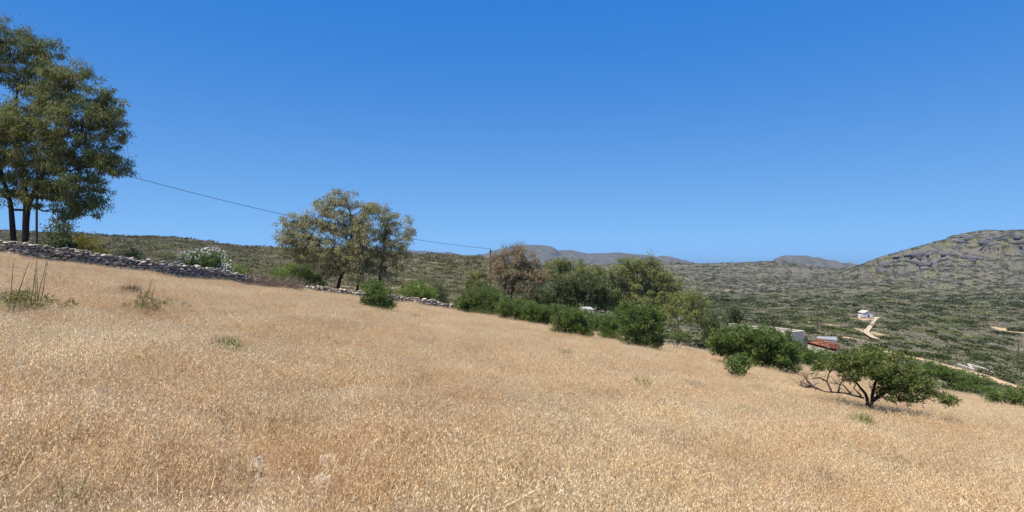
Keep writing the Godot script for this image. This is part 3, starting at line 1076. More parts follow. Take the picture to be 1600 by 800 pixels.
	low_wall("enclosure_wall", "whitewashed low wall zigzagging down the slope at the far right", [[1496, 568, 86], [1520, 576, 80], [1513, 568, 90], [1535, 574, 88], [1560, 587, 80]], 0.38, 1.4, Color(0.44, 0.41, 0.37), white)
	low_wall("enclosure_wall", "thin white wall continuing to the right edge below the zigzag wall", [[1562, 594, 84], [1586, 598, 82], [1612, 603, 81]], 0.38, 0.7, Color(0.44, 0.41, 0.37), white)
	# low house with red tiles and a grey shed
	var rd := 66.0
	var ro := spot(1285, rd)
	var house := thing("tiled_house", "low house roof of broken red tiles among the shrubs", "house", ro)
	var e0 := at(1262, 537, rd) - ro
	var e1 := at(1308, 549, rd - 3) - ro
	var r0 := at(1283, 531, rd + 4) - ro
	var r1 := at(1312, 540, rd + 2.5) - ro
	var hm := MB.new()
	var low := []
	var up := []
	for e in [e0, e1, r1, r0]:
		low.append(Vector3(e.x, minf(-0.3, e.y - 2.2), e.z)); up.append(e - Vector3(0, 0.08, 0))
	hm.prism(low, up, Color(0.55, 0.5, 0.44))
	part("wall", hm, white, house)
	var rows := 12
	var rm := MB.new()
	for q in rows:
		for z in 7:
			var f := (q + 0.5) / rows
			var s0: Vector3 = e0.lerp(e1, f).lerp(r0.lerp(r1, f), z / 7.0)
			var s1: Vector3 = e0.lerp(e1, f).lerp(r0.lerp(r1, f), (z + 1.1) / 7.0)
			s0.y += 0.06
			var g := rng.randf_range(0.7, 1.3)
			rm.tube([s0, s1], 0.17, 0.14, 6, Color(0.42 * g, 0.15 * g, 0.09 * g) if rng.randf() < 0.75 else Color(0.5, 0.36, 0.28))
	var rf := part("roof_tiles", rm, mat("clay", 0.9), house)
	rf.set_meta("kind", "stuff")
	var so := spot(1292, 72)
	var shed := thing("grey_shed", "small flat grey shed roof just behind the red tiles", "shed", so)
	var sm := MB.new()
	var q0 := at(1277, 528, 73) - so
	var q1 := at(1306, 531, 71) - so
	var q2 := at(1306, 526.5, 76) - so
	var q3 := at(1280, 525.5, 77) - so
	sm.prism([q0 + Vector3.DOWN * 2.4, q1 + Vector3.DOWN * 2.4, q2 + Vector3.DOWN * 2.4, q3 + Vector3.DOWN * 2.4], [q0 - Vector3(0, 0.1, 0), q1 - Vector3(0, 0.1, 0), q2 - Vector3(0, 0.1, 0), q3 - Vector3(0, 0.1, 0)], Color(0.2, 0.22, 0.24))
	part("wall", sm, mat("paint"), shed)
	var sr := MB.new()
	sr.prism([q0 - Vector3(0.15, 0.1, -0.15), q1 - Vector3(-0.15, 0.1, -0.15), q2 - Vector3(-0.15, 0.1, 0.15), q3 - Vector3(0.15, 0.1, 0.15)], [q0 - Vector3(0.15, 0, -0.15), q1 - Vector3(-0.15, 0, -0.15), q2 - Vector3(-0.15, 0, 0.15), q3 - Vector3(0.15, 0, 0.15)], Color(0.27, 0.285, 0.30))
	part("roof", sr, mat("paint"), shed)
	# white house glimpsed between the trees
	var gh := spot(921, 64)
	var g := thing("white_cottage", "patch of a white cottage glimpsed between the dark shrubs", "cottage", gh)
	var gm := MB.new()
	var gt := at(921, 484.5, 64).y - gh.y
	gm.box(Vector3(0, gt * 0.5 - 0.2, -1.6), Vector3(1.0, gt + 0.4, 3.0), Color(0.5, 0.5, 0.5))
	part("wall", gm, white, g)
	var gd := MB.new()
	gd.box(Vector3(0.15, gt - 0.75, -0.09), Vector3(0.5, 0.7, 0.06), Color(0.25, 0.35, 0.45))
	part("shutter", gd, mat("paint"), g)
	var gr := MB.new()
	gr.box(Vector3(0, gt + 0.05, -1.6), Vector3(1.06, 0.08, 3.06), Color(0.4, 0.4, 0.42))
	part("roof", gr, white, g)

var road_pts := []

func low_wall(called: String, label: String, pts: Array, thick: float, tall: float, col: Color, m: Material) -> void:
	var root := thing(called, label, "wall", spot(pts[0][0], pts[0][2]))
	for q in pts.size() - 1:
		var a := at(pts[q][0], pts[q][1], pts[q][2]) - root.position
		var b := at(pts[q + 1][0], pts[q + 1][1], pts[q + 1][2]) - root.position
		var dir := b - a
		dir.y = 0
		dir = dir.normalized()
		var sd := Vector3(dir.z, 0, -dir.x) * thick * 0.5
		b -= dir * 0.003
		var lo := []
		var hi := []
		for e in [a - sd, a + sd, b + sd, b - sd]:
			hi.append(e); lo.append(e + Vector3.DOWN * (tall + 0.8))
		var mb := MB.new()
		mb.prism(lo, hi, col)
		part("segment", mb, m, root)

# ---------------------------------------------------------------- trees and shrubs of the photograph
func fd(px: float, py: float) -> float:
	# distance of a point of the field whose grass tops show at that row
	return 1.6 / ((py - HY) / F + SLOPE_X * (px - 800.0) / F + SLOPE_D)

func build_trees() -> void:
	plant("eucalyptus_tree", "tall dark olive eucalyptus with twin trunks rising behind the left wall", "tree", "", "gum", 41.0, [32, 385],
		[[[24, 382], [18, 350], [10, 318], [-2, 292], [-18, 250], [-25, 190]], [[38, 382], [39, 340], [36, 300], [25, 250], [12, 190], [14, 120]], [[40, 376], [44, 330], [60, 298], [80, 262], [98, 215], [112, 160]]],
		[[8, 68, 42, 32], [55, 80, 28, 26], [30, 112, 45, 26], [-45, 95, 45, 50], [120, 122, 32, 24], [92, 150, 36, 28], [158, 160, 34, 26], [60, 190, 52, 34], [5, 205, 48, 36], [138, 198, 46, 34], [174, 200, 22, 28], [95, 240, 48, 36], [30, 255, 50, 34], [152, 250, 40, 32], [183, 262, 14, 13], [122, 292, 42, 30], [72, 298, 36, 24], [132, 322, 26, 18], [102, 335, 24, 16], [-50, 200, 60, 60], [-50, 285, 55, 40], [15, 300, 22, 16]], 0.21, {})
	plant("hanging_shrub", "dark shrub hanging low under the big eucalyptus beside the wall", "shrub", "", "carob", 37.6, [96, 388], [[[96, 390], [96, 372]]], [[96, 364, 18, 14], [88, 374, 10, 10], [106, 372, 12, 10]], 0.06)
	plant("broom_bush", "yellow-green bush just behind the wall right of the big eucalyptus", "bush", "", "dry", 39.0, [128, 392], [], [[118, 380, 20, 10], [140, 378, 22, 11], [104, 384, 14, 8], [158, 384, 10, 8]], 0.04)
	plant("broom_bush", "small pale yellow bush peeping over the wall", "bush", "", "dry", 43.0, [205, 405], [], [[205, 394, 12, 6], [214, 398, 8, 5]], 0.03)
	var ol := plant("oleander", "oleander covered in white flowers behind the stone wall", "shrub", "", "leafy", 46.5, [322, 424], [[[318, 424], [312, 405]], [[330, 424], [334, 402]]], [[318, 404, 20, 13], [336, 402, 16, 12], [298, 404, 14, 10], [345, 412, 14, 12], [284, 405, 10, 7], [355, 418, 10, 8]], 0.04)
	var fl := MB.new()
	for lb in [[318, 400, 24, 12], [338, 401, 18, 12], [296, 402, 18, 10], [350, 412, 14, 13], [332, 392, 16, 6], [358, 418, 10, 8]]:
		for q in 85:
			var dir := Vector3(rng.randfn(), rng.randfn(), absf(rng.randfn())).normalized()
			var kk := 46.5 / F
			var p: Vector3 = at(lb[0], lb[1], 46.5) - ol.position + Vector3(dir.x * lb[2] * kk, dir.y * lb[3] * kk, dir.z * 0.8)
			for b in 2:
				var ld := Vector3(rng.randfn(), rng.randfn(), rng.randfn()).normalized()
				fl.leaf(p, ld, ld.cross(Vector3(rng.randfn(), rng.randfn(), rng.randfn())).normalized(), 0.10, 0.08, Color(0.8, 0.8, 0.76))
	part("flowers", fl, mat("petal", 0.6, 0.5), ol).set_meta("kind", "stuff")
	plant("low_bush", "low rounded green bush at the right end of the long wall", "bush", "", "fresh", 49.0, [368, 430], [], [[365, 420, 16, 8], [378, 425, 12, 6], [352, 416, 10, 7]], 0.03)
	plant("fig_bush", "spreading light green bush left of the pale eucalyptus behind the wall", "bush", "", "fresh", 60.0, [458, 446], [[[458, 446], [456, 430]]], [[440, 425, 20, 12], [462, 420, 22, 12], [482, 428, 18, 12], [428, 432, 12, 8], [496, 436, 12, 9]], 0.06, {"lai": 0.9})
	plant("eucalyptus_tree", "broad pale olive eucalyptus with a dark leaning trunk in mid field", "tree", "", "gum_pale", 58.0, [529, 462],
		[[[526, 462], [531, 436], [541, 415], [546, 385], [549, 350], [541, 318]], [[534, 432], [520, 405], [495, 380], [470, 362]]],
		[[541, 311, 22, 15], [514, 322, 22, 17], [498, 346, 26, 16], [458, 352, 22, 18], [480, 372, 32, 22], [448, 380, 15, 20], [530, 348, 26, 22], [556, 356, 24, 24], [522, 390, 32, 22], [492, 402, 28, 16], [466, 396, 22, 14], [512, 420, 18, 13], [556, 390, 22, 22], [558, 424, 12, 18], [575, 330, 12, 12], [566, 348, 16, 20], [570, 376, 18, 20], [536, 412, 14, 14]], 0.2)
	plant("eucalyptus_tree", "smaller pale eucalyptus with drooping foliage right of the leaning trunk", "tree", "", "gum_pale", 60.0, [594, 462],
		[[[592, 462], [594, 430], [598, 395], [600, 355]], [[557, 466], [560, 440], [572, 410], [585, 385]]],
		[[585, 328, 20, 14], [608, 343, 16, 15], [636, 356, 11, 16], [632, 376, 10, 15], [600, 366, 22, 22], [590, 396, 22, 22], [614, 392, 15, 17], [622, 416, 11, 14], [574, 418, 13, 20], [602, 424, 9, 12], [628, 398, 9, 10]], 0.16)
	plant("dark_bush", "dark green bush in the grass in front of the rubble wall", "bush", "", "leafy", fd(592, 478), [592, 478], [[[588, 478], [584, 460]], [[596, 478], [600, 465]]], [[584, 452, 18, 12], [597, 462, 20, 12], [575, 464, 11, 11], [603, 472, 14, 8], [585, 470, 16, 8]], 0.05, {"leaf": 1.0})
	plant("light_bush", "bright green bush behind the rubble wall right of the eucalyptus", "bush", "", "fresh", 66.0, [650, 470], [], [[650, 450, 22, 12], [668, 456, 14, 10], [632, 456, 14, 9], [645, 461, 25, 8]], 0.04)
	plant("olive_bush", "small dark olive bush beside the bright green bush", "bush", "", "olive", 68.0, [687, 470], [], [[687, 452, 11, 9], [692, 462, 10, 7]], 0.04)
	# reddish tree and the shrubs round the pole
	plant("eucalyptus_tree", "reddish-brown withering eucalyptus right of the dark wooden pole", "tree", "", "gum_brown", 68.0, [796, 490],
		[[[797, 490], [799, 462], [804, 432], [806, 400]], [[789, 490], [788, 462], [792, 430], [788, 405]]],
		[[803, 389, 15, 11], [786, 402, 17, 14], [816, 403, 17, 14], [831, 410, 11, 14], [790, 428, 22, 17], [820, 428, 20, 17], [842, 434, 10, 13], [800, 450, 22, 13], [775, 420, 9, 14], [852, 430, 9, 11], [828, 452, 10, 10]], 0.17)
	plant("young_tree", "pale young tree on the slope left of the dark pole", "tree", "", "gum_green", 84.0, [745, 462], [[[745, 464], [745, 440]]], [[742, 432, 13, 10], [752, 426, 9, 8], [735, 442, 10, 9], [750, 444, 12, 9]], 0.08)
	plant("spreading_shrub", "big fresh green shrub at the foot of the dark pole", "shrub", "", "leafy", 58.0, [752, 492], [[[752, 492], [750, 470]]], [[735, 468, 20, 15], [758, 460, 20, 14], [776, 468, 18, 15], [748, 480, 28, 12], [722, 474, 12, 10]], 0.07)
	plant("spreading_shrub", "green shrub on dark stems below the reddish tree", "shrub", "", "leafy", 54.5, [798, 498], [[[792, 500], [794, 480]], [[804, 500], [806, 480]]], [[800, 476, 20, 10], [822, 480, 18, 10], [786, 482, 12, 9], [812, 488, 14, 7]], 0.05)
	plant("spreading_shrub", "leafy shrub between the reddish tree and the rounded shrub", "shrub", "", "leafy", 52.5, [842, 508], [[[840, 510], [840, 490]]], [[832, 482, 18, 12], [852, 486, 18, 12], [842, 496, 18, 9], [868, 482, 12, 10]], 0.05)
	plant("rounded_shrub", "rounded dense green shrub standing in the dry grass", "shrub", "", "leafy", fd(895, 521), [895, 521], [[[892, 521], [890, 500]], [[904, 521], [906, 502]]], [[885, 492, 20, 13], [906, 496, 20, 14], [896, 508, 26, 11], [872, 502, 10, 12], [918, 506, 10, 10]], 0.06)
	plant("olive_shrub", "grey-green rounded shrub behind the reddish tree", "shrub", "", "olive", 74.0, [838, 482], [], [[828, 456, 18, 12], [848, 460, 16, 12], [838, 468, 26, 11]], 0.05)
	plant("eucalyptus_tree", "olive-green eucalyptus crown showing over the domed dark tree", "tree", "", "gum_green", 84.0, [892, 490], [[[892, 490], [890, 450], [892, 425]]], [[872, 418, 20, 12], [898, 420, 22, 13], [925, 424, 20, 11], [862, 432, 14, 14], [940, 432, 12, 12], [905, 436, 34, 13], [878, 410, 10, 8]], 0.16, {"leaf": 1.15})
	plant("carob_tree", "domed very dark green tree in the middle of the grove", "tree", "", "carob", 72.0, [905, 500], [[[903, 500], [903, 470]], [[912, 500], [914, 472]]], [[885, 448, 24, 15], [912, 444, 28, 15], [938, 452, 20, 16], [868, 458, 16, 13], [905, 464, 36, 15], [945, 470, 16, 16], [880, 474, 22, 12]], 0.16, {"leaf": 1.2, "clump": 1.1})
	plant("eucalyptus_tree", "largest green eucalyptus at the right of the grove", "tree", "", "gum_green", 74.0, [1000, 510], [[[998, 512], [995, 470], [990, 435]], [[1010, 510], [1020, 470], [1028, 440]]], [[968, 422, 20, 16], [988, 414, 18, 12], [1012, 416, 20, 14], [1030, 428, 20, 16], [1046, 446, 16, 18], [968, 448, 20, 18], [1000, 440, 28, 20], [1028, 462, 26, 20], [985, 472, 26, 18], [1052, 470, 12, 20], [960, 470, 12, 18], [1005, 488, 26, 14]], 0.22, {"leaf": 1.1})
	plant("yellow_tree", "yellow-green tree on a forked pale trunk at the grove's right end", "tree", "", "gum_yellow", 60.0, [1059, 518], [[[1058, 520], [1060, 504], [1052, 488], [1050, 470]], [[1060, 506], [1070, 496], [1082, 482]]], [[1062, 466, 18, 14], [1084, 464, 16, 14], [1096, 480, 14, 14], [1072, 486, 22, 14], [1050, 484, 14, 14], [1092, 496, 16, 9], [1042, 496, 10, 10]], 0.10, {"lai": 0.85})
	plant("evergreen_shrub", "blackish evergreen shrub just right of the yellow-green tree", "shrub", "", "carob", 66.0, [1110, 524], [], [[1105, 494, 16, 12], [1122, 498, 12, 12], [1112, 508, 20, 10], [1132, 508, 10, 8]], 0.06)
	plant("upright_tree", "small upright dark tree behind the low terrace wall", "tree", "", "carob", 98.0, [1148, 510], [[[1148, 512], [1148, 495]]], [[1146, 487, 10, 8], [1154, 492, 8, 9], [1142, 496, 8, 7], [1150, 500, 10, 7]], 0.1, {"leaf": 1.3})
	plant("spreading_shrub", "bright green shrub left of the tall dark one in the grass", "shrub", "", "leafy", 46.0, [958, 522], [[[958, 522], [956, 505]]], [[952, 498, 16, 10], [970, 496, 14, 12], [960, 508, 18, 9], [944, 508, 9, 8]], 0.05)
	plant("dense_shrub", "small dense shrub in front of the white cottage patch", "shrub", "", "leafy", 56.0, [930, 520], [], [[926, 499, 14, 9], [938, 506, 14, 9], [920, 508, 10, 8]], 0.04)
	plant("tall_shrub", "tall bright green shrub with a dark hollow base in the dry grass", "shrub", "", "leafy", fd(1003, 541), [1003, 541], [[[996, 541], [992, 515]], [[1008, 541], [1012, 512]]], [[985, 482, 18, 11], [1008, 484, 18, 12], [1026, 494, 14, 11], [996, 500, 26, 13], [1020, 512, 18, 14], [985, 516, 16, 14], [1006, 526, 26, 12], [1028, 528, 8, 10]], 0.07)
	plant("sapling", "thin little sapling standing alone in the grass by the tall shrub", "sapling", "", "leafy", fd(1058, 541), [1057, 541], [[[1056, 541], [1060, 530], [1066, 522]], [[1058, 534], [1050, 526]]], [[1052, 522, 9, 5], [1068, 520, 11, 5], [1078, 532, 7, 4], [1064, 530, 8, 4]], 0.035, {"lai": 0.55, "leaf": 0.8, "sink": 0.17})
	plant("spreading_shrub", "low wide shrub with several dark stems left of the ruin", "shrub", "", "leafy", fd(1182, 571), [1182, 571], [[[1180, 571], [1182, 552], [1178, 540]], [[1183, 565], [1196, 548]], [[1126, 556], [1130, 540]]], [[1140, 522, 24, 11], [1165, 522, 20, 12], [1120, 532, 13, 10], [1148, 540, 22, 11], [1185, 530, 22, 12], [1210, 534, 22, 12], [1232, 542, 14, 12], [1200, 550, 30, 12], [1225, 556, 20, 10], [1170, 548, 22, 12], [1190, 540, 40, 16], [1150, 532, 32, 12], [1185, 524, 26, 13], [1214, 527, 24, 13], [1238, 538, 14, 13]], 0.07, {"depth": 1.3, "lai": 1.2})
	plant("low_shrub", "small shrub on thin stems in front of the wide shrub", "shrub", "", "leafy", fd(1150, 582), [1150, 582], [[[1149, 582], [1150, 566]], [[1162, 582], [1160, 570]]], [[1146, 562, 14, 8], [1160, 558, 12, 8], [1150, 572, 11, 6]], 0.03, {"leaf": 0.8})
	# wind-bent tree at the right, with its dead branches
	var td := fd(1358, 630)
	plant("windswept_tree", "wind-bent spreading green tree on a short forked trunk at the right", "tree", "", "thorn", td, [1358, 630],
		[[[1355, 632], [1356, 615], [1350, 600], [1342, 586]], [[1360, 630], [1364, 610], [1372, 592], [1380, 575]], [[1364, 618], [1384, 606], [1410, 602], [1440, 604]]],
		[[1290, 560, 18, 10], [1312, 556, 22, 12], [1338, 552, 26, 13], [1368, 548, 26, 12], [1398, 556, 24, 13], [1352, 570, 32, 12], [1320, 572, 22, 9], [1385, 576, 28, 14], [1418, 572, 24, 12], [1412, 594, 28, 12], [1440, 588, 22, 11], [1446, 606, 24, 9], [1400, 610, 26, 9], [1468, 612, 20, 7], [1484, 622, 12, 4], [1276, 568, 10, 6], [1425, 618, 18, 6], [1385, 598, 20, 10], [1350, 560, 44, 10], [1405, 585, 30, 12], [1330, 584, 12, 6]], 0.065, {"depth": 1.1, "sink": 0.17})
	var db := spot(1296, td + 1.0)
	var dead := thing("dead_branches", "bare tangled dead branches lying left of the wind-bent trunk", "dead branches", db)
	var lines := [[[1350, 622], [1320, 614], [1290, 612], [1265, 604], [1250, 596]], [[1300, 613], [1292, 596], [1296, 580], [1290, 566]], [[1275, 608], [1262, 596], [1256, 588]], [[1292, 596], [1280, 590], [1268, 592]], [[1330, 616], [1318, 602], [1300, 598]], [[1345, 618], [1334, 606], [1340, 594]], [[1310, 613], [1312, 600], [1322, 592]], [[1284, 610], [1272, 604], [1258, 606]], [[1296, 582], [1304, 572], [1312, 566]], [[1266, 603], [1258, 604], [1248, 602]]]
	for l in lines:
		var pts := []
		for q in l.size():
			var p := at(l[q][0], l[q][1], td + 1.0 + rng.randf_range(-0.3, 0.3)) - db
			pts.append(p)
		var m := MB.new()
		m.tube(pts, 0.035, 0.01, 6, Color(0.10, 0.085, 0.075))
		for t in 9:
			var a: Vector3 = pts[rng.randi() % (pts.size() - 1)].lerp(pts[-1], rng.randf())
			m.tube(wiggle(a, a + Vector3(rng.randfn() * 0.22, rng.randf_range(-0.05, 0.35), rng.randfn() * 0.22), 0.1, 3), 0.01, 0.003, 4, Color(0.12, 0.1, 0.09))
		part("branch", m, mat("bark"), dead)
	# bare snag by the ruin
	var sg := spot(1212, 70)
	var snag := thing("bare_snag", "leafless dark snag standing against the ruin", "dead tree", sg)
	for l in [[[1212, 530], [1212, 516], [1207, 506], [1209, 492]], [[1212, 516], [1202, 512], [1197, 500]], [[1207, 506], [1214, 500], [1216, 494]]]:
		var pts := []
		for q in l: pts.append(at(q[0], q[1], 70) - sg)
		var m := MB.new()
		m.tube(pts, 0.11, 0.03, 6, Color(0.05, 0.042, 0.038))
		part("branch", m, mat("bark"), snag)
	# hedge of dark shrubs below the wind-bent tree, right
	plant("hedge_shrub", "long dark green shrub right of the wind-bent tree", "shrub", "", "leafy", 46.0, [1490, 612], [], [[1455, 578, 20, 10], [1480, 584, 22, 11], [1506, 592, 22, 10], [1528, 598, 16, 9], [1495, 600, 26, 8]], 0.05, {"depth": 1.2})
	plant("hedge_shrub", "green shrub cut by the right edge of the picture", "shrub", "", "leafy", 31.0, [1585, 645], [], [[1570, 620, 24, 12], [1598, 624, 22, 14], [1550, 622, 14, 8], [1630, 630, 24, 16]], 0.05, {"leaf": 0.9})
	plant("hedge_shrub", "rounded green shrub between the red tiles and the wind-bent tree", "shrub", "", "leafy", 52.0, [1275, 566], [], [[1268, 551, 16, 9], [1288, 553, 16, 9], [1256, 550, 12, 11], [1244, 548, 10, 12]], 0.05)
	# dead brush where the wall has fallen
	for s in [[412, 46.5, 446, 22, 11, "grey dead bramble on the fallen end of the long wall"], [450, 48.5, 452, 26, 11, "grey-brown dead bramble below the light green bush"]]:
		var o := spot(s[0], s[1])
		var r := thing("dead_bramble", s[5], "dead brush", o, "dead brambles on the fallen wall")
		var m := MB.new()
		var kk: float = s[1] / F
		for q in 2600:
			var p := Vector3(rng.randfn() * s[3] * 0.5 * kk, absf(rng.randfn()) * 0.5 + 0.25, rng.randfn() * 0.6)
			var e := p + Vector3(rng.randfn(), rng.randf_range(-0.3, 1.0), rng.randfn()) * 0.28
			var g := rng.randf_range(0.7, 1.3)
			m.blade(p, p.lerp(e, 0.5) + Vector3.UP * 0.03, e, Vector3(rng.randfn(), rng.randfn(), rng.randfn()).normalized(), 0.022, Color(0.24 * g, 0.19 * g, 0.15 * g))
		part("twigs", m, mat("dry_grass", 0.8, 0.6), r)

# ---------------------------------------------------------------- scrub on valley and hills
func build_scrub() -> void:
	var fol := mat("scrub_leaf", 0.8, 0.35)
	var shapes := []
	for k in 6: shapes.append(cushion(500 + k, 110, 0.62, 0.30).mesh(fol))
	var rocks := []
	var rockm := mat("outcrop", 0.95, 0.0, noise_tex(0.03, [[0.0, 0.5, 0.5, 0.52], [0.5, 1, 1, 1], [1.0, 1.4, 1.38, 1.35]], 71, 256), 0.12)
	for k in 4: rocks.append(stone_mb(700 + k, 0.32, 2.6).mesh(rockm))
	var root := Node3D.new()
	root.name = "hillside_scrub"
	add_child(root)
	tag(root, "low grey-green scrub covering the valley and the hillsides", "scrub", "", "stuff")
	var wh := []
	var cl := []
	for k in 6:
		wh.append([]); cl.append([])
	var pal := [Color(0.21, 0.21, 0.13), Color(0.265, 0.25, 0.19), Color(0.15, 0.175, 0.08), Color(0.29, 0.27, 0.205), Color(0.20, 0.215, 0.095), Color(0.065, 0.085, 0.038)]
	var patch := FastNoiseLite.new()
	patch.seed = 14; patch.frequency = 0.02; patch.fractal_octaves = 3
	for q in 145000:
		var t := rng.randf()
		var d := 44.0 * pow(1500.0 / 44.0, pow(t, 0.62))
		var u := rng.randf_range(-1.12, 1.12)
		if q > 95000:
			d = rng.randf_range(690.0, 1420.0)
			u = rng.randf_range(-0.15, 1.1)
		var x := u * d
		var e := field_edge(x, d)
		if d < e + 5.0: continue
		if d < 80.0 and u > -0.1 and d < e + 14.0 and u < 0.35: continue
		var b := bareness(x, d)
		if rng.randf() < b * 1.1: continue
		var skip := false
		for r in road_pts:
			if absf(d - r[1]) < 14.0 and Vector2(x - r[0], (d - r[1]) * 0.6).length() < r[2] - 1.0 + d * 0.004: skip = true
		if skip: continue
		var p1 := patch.get_noise_2d(x, d)
		var p2 := patch.get_noise_2d(x * 3.0 + 400, d * 3.0)
		if rng.randf() < (0.18 if d < 690.0 else 0.05) - p2 * 1.1: continue
		var s := d * 0.0042 * rng.randf_range(0.55, 1.5) + 0.22
		if d > 600: s = 1.5 * rng.randf_range(0.5, 1.5)
		var idx := int(clampf(2.0 + p1 * 5.0 + p2 * 2.5 + rng.randfn() * 0.9, 0, 4))
		var c: Color = pal[[3, 1, 0, 2, 4][idx]]
		if rng.randf() < 0.08 + 0.25 * maxf(0, p2):
			c = pal[5]; s *= rng.randf_range(1.3, 1.9)
		if x < 0.0 and d > 90.0: c = c.lerp(Color(0.27, 0.225, 0.125), 0.4)   # the left slope is drier and browner
		if on_hill(x, d) and c != pal[5]: c = pal[[0, 1, 0, 2][rng.randi() % 4]]
		var g := rng.randf_range(0.8, 1.2)
		var k := rng.randi() % 6
		var bs := Basis(Vector3.UP, rng.randf() * TAU).scaled(Vector3(s * rng.randf_range(1.0, 1.5), s * rng.randf_range(0.7, 1.1), s * rng.randf_range(1.0, 1.5)))
		wh[k].append(Transform3D(bs, Vector3(x, h(x, d) - s * 0.08, -d)))
		cl[k].append(Color(c.r * g, c.g * g, c.b * g))
	for k in 6: scatter("scrub_cushions", shapes[k], wh[k], cl[k], root)
	# rock outcrops of the hills
	var ro := Node3D.new()
	ro.name = "rock_outcrops"
	add_child(ro)
	tag(ro, "grey limestone outcrops breaking through the hillsides", "rock", "", "stuff")
	var rw := [[], [], [], []]
	var rc := [[], [], [], []]
	for q in 30000:
		var d := rng.randf_range(650, 1450) if q % 4 else rng.randf_range(180, 500)
		var u := rng.randf_range(-1.1, 1.1)
		if q % 4 == 0 and u > 0.1: continue
		var x := u * d
		var n := nz2.get_noise_2d(x * 0.5 + 20, d * 0.5)
		var band := nz.get_noise_2d(x * 0.15, h(x, d) * 2.2 + 90.0)
		if n + 0.9 * band < 0.22 + rng.randf() * 0.35: continue
		var s := rng.randf_range(0.8, 2.6) * (1.0 if d > 600 else 0.35)
		var k := rng.randi() % 4
		var bs := Basis.from_euler(Vector3(rng.randf_range(-0.4, 0.4), rng.randf() * TAU, rng.randf_range(-0.4, 0.4))).scaled(Vector3(s * 1.6, s * rng.randf_range(0.5, 1.0), s * 1.2))
		rw[k].append(Transform3D(bs, Vector3(x, h(x, d), -d)))
		var g := rng.randf_range(0.55, 1.5)
		rc[k].append(Color(0.14 * g, 0.14 * g, 0.142 * g))
	# crags across the upper right hill
	for q in 900:
		var u := rng.randf_range(0.66, 1.1)
		var band: float = [868.0, 905.0, 935.0][q % 3]
		var d := band + 30.0 * nz.get_noise_2d(u * 260.0, band) + rng.randfn() * 5.0
		var x := u * d
		if nz.get_noise_2d(x * 0.35 + 11.0, band * 3.0) < -0.05: continue
		var s := rng.randf_range(3.0, 11.0)
		var k := rng.randi() % 4
		var bs := Basis.from_euler(Vector3(rng.randf_range(-0.3, 0.3), rng.randf() * TAU, rng.randf_range(-0.3, 0.3))).scaled(Vector3(s * 1.5, s * rng.randf_range(0.6, 1.0), s * 0.8))
		rw[k].append(Transform3D(bs, Vector3(x, h(x, d), -d)))
		var g := rng.randf_range(0.6, 1.1)
		rc[k].append(Color(0.14 * g, 0.14 * g, 0.142 * g))
	for k in 4: scatter("outcrop_rocks", rocks[k], rw[k], rc[k], ro)
	# bigger dark shrubs that can be told apart on the valley slope
	var proto: Array = []
	for k in 3:
		var m := MB.new()
		for b in 4:
			m.add(cushion(800 + k * 10 + b, 170, 0.75, 0.24), Transform3D(Basis().scaled(Vector3.ONE * rng.randf_range(0.5, 0.8)), Vector3(rng.randf_range(-0.7, 0.7), 0.05, rng.randf_range(-0.5, 0.5))), Color(0.055, 0.075, 0.03) if k < 2 else Color(0.075, 0.095, 0.04))
		proto.append(m.mesh(mat("scrub_leaf")))
	for s in [[1336, 523, 15, "dark shrub above the wind-bent tree beside the lower end of the dirt track"], [1395, 512, 10, "dark shrub right of the middle bend of the dirt track"], [1385, 530, 13, "dark shrub right of where the dirt track runs out of sight"], [1410, 552, 16, "dark shrub at the upper left end of the tan strip"], [1436, 556, 20, "broad dark shrub standing over the tan strip of bare ground"], [1468, 560, 22, "largest dark shrub along the tan strip"], [1502, 548, 18, "dark shrub above the zigzag white wall"], [1528, 562, 20, "broad dark shrub touching the zigzag white wall"], [1404, 493, 9, "dark shrub in the scrub a short way right of the white hut"], [1436, 484, 8, "left one of two small dark shrubs high above the tan clearing"], [1462, 483, 8, "right one of two small dark shrubs high above the tan clearing"], [1508, 505, 16, "big dark shrub in mid slope left of the small tan clearing"], [1530, 511, 12, "dark shrub at the left tip of the small tan clearing"], [1592, 516, 14, "dark shrub at the right edge beside the small tan clearing"], [1314, 516, 9, "dark shrub between the bare patches left of the dirt track"], [1268, 520, 16, "dark shrub behind the ruin's right corner"], [1290, 512, 10, "dark shrub right of the thin pole"], [1374, 487, 9, "dark shrub touching the right side of the white hut"], [1393, 489, 7, "small dark shrub a little right of the white hut"], [1554, 545, 14, "dark shrub between the tan clearing and the zigzag wall"], [1575, 538, 12, "dark shrub left of the short pole at the right edge"], [1240, 500, 9, "dark shrub left of the thin pole above the ruin"], [1590, 480, 12, "dark shrub at the right edge near the foot of the rocky hill"], [1480, 530, 14, "dark shrub in open scrub left below the small tan clearing"], [1450, 520, 12, "dark shrub in open scrub midway between hut and tan strip"], [1560, 475, 10, "dark shrub near the hill foot above the small tan clearing"], [1215, 497, 8, "dark shrub just above the bare snag"], [1345, 505, 7, "small dark shrub below the white hut left of the track"], [1500, 470, 8, "dark shrub at the hill foot in the middle of the right slope"], [1420, 470, 6, "smallest dark shrub at the hill foot right of the hut"]]:
		var d := meets(s[0], s[1] + 2, 60.0)
		var o := MeshInstance3D.new()
		o.name = numbered("maquis_shrub")
		o.mesh = proto[rng.randi() % 3]
		add_child(o, true)
		o.position = spot(s[0], d)
		o.rotation.y = rng.randf() * TAU
		o.scale = Vector3.ONE * (s[2] * 0.95 / F * d)
		o.scale.y *= 0.85
		tag(o, s[3] if s[3] else "lone dark shrub in the open scrub far from track and walls", "shrub", "dark shrubs on the valley slope")

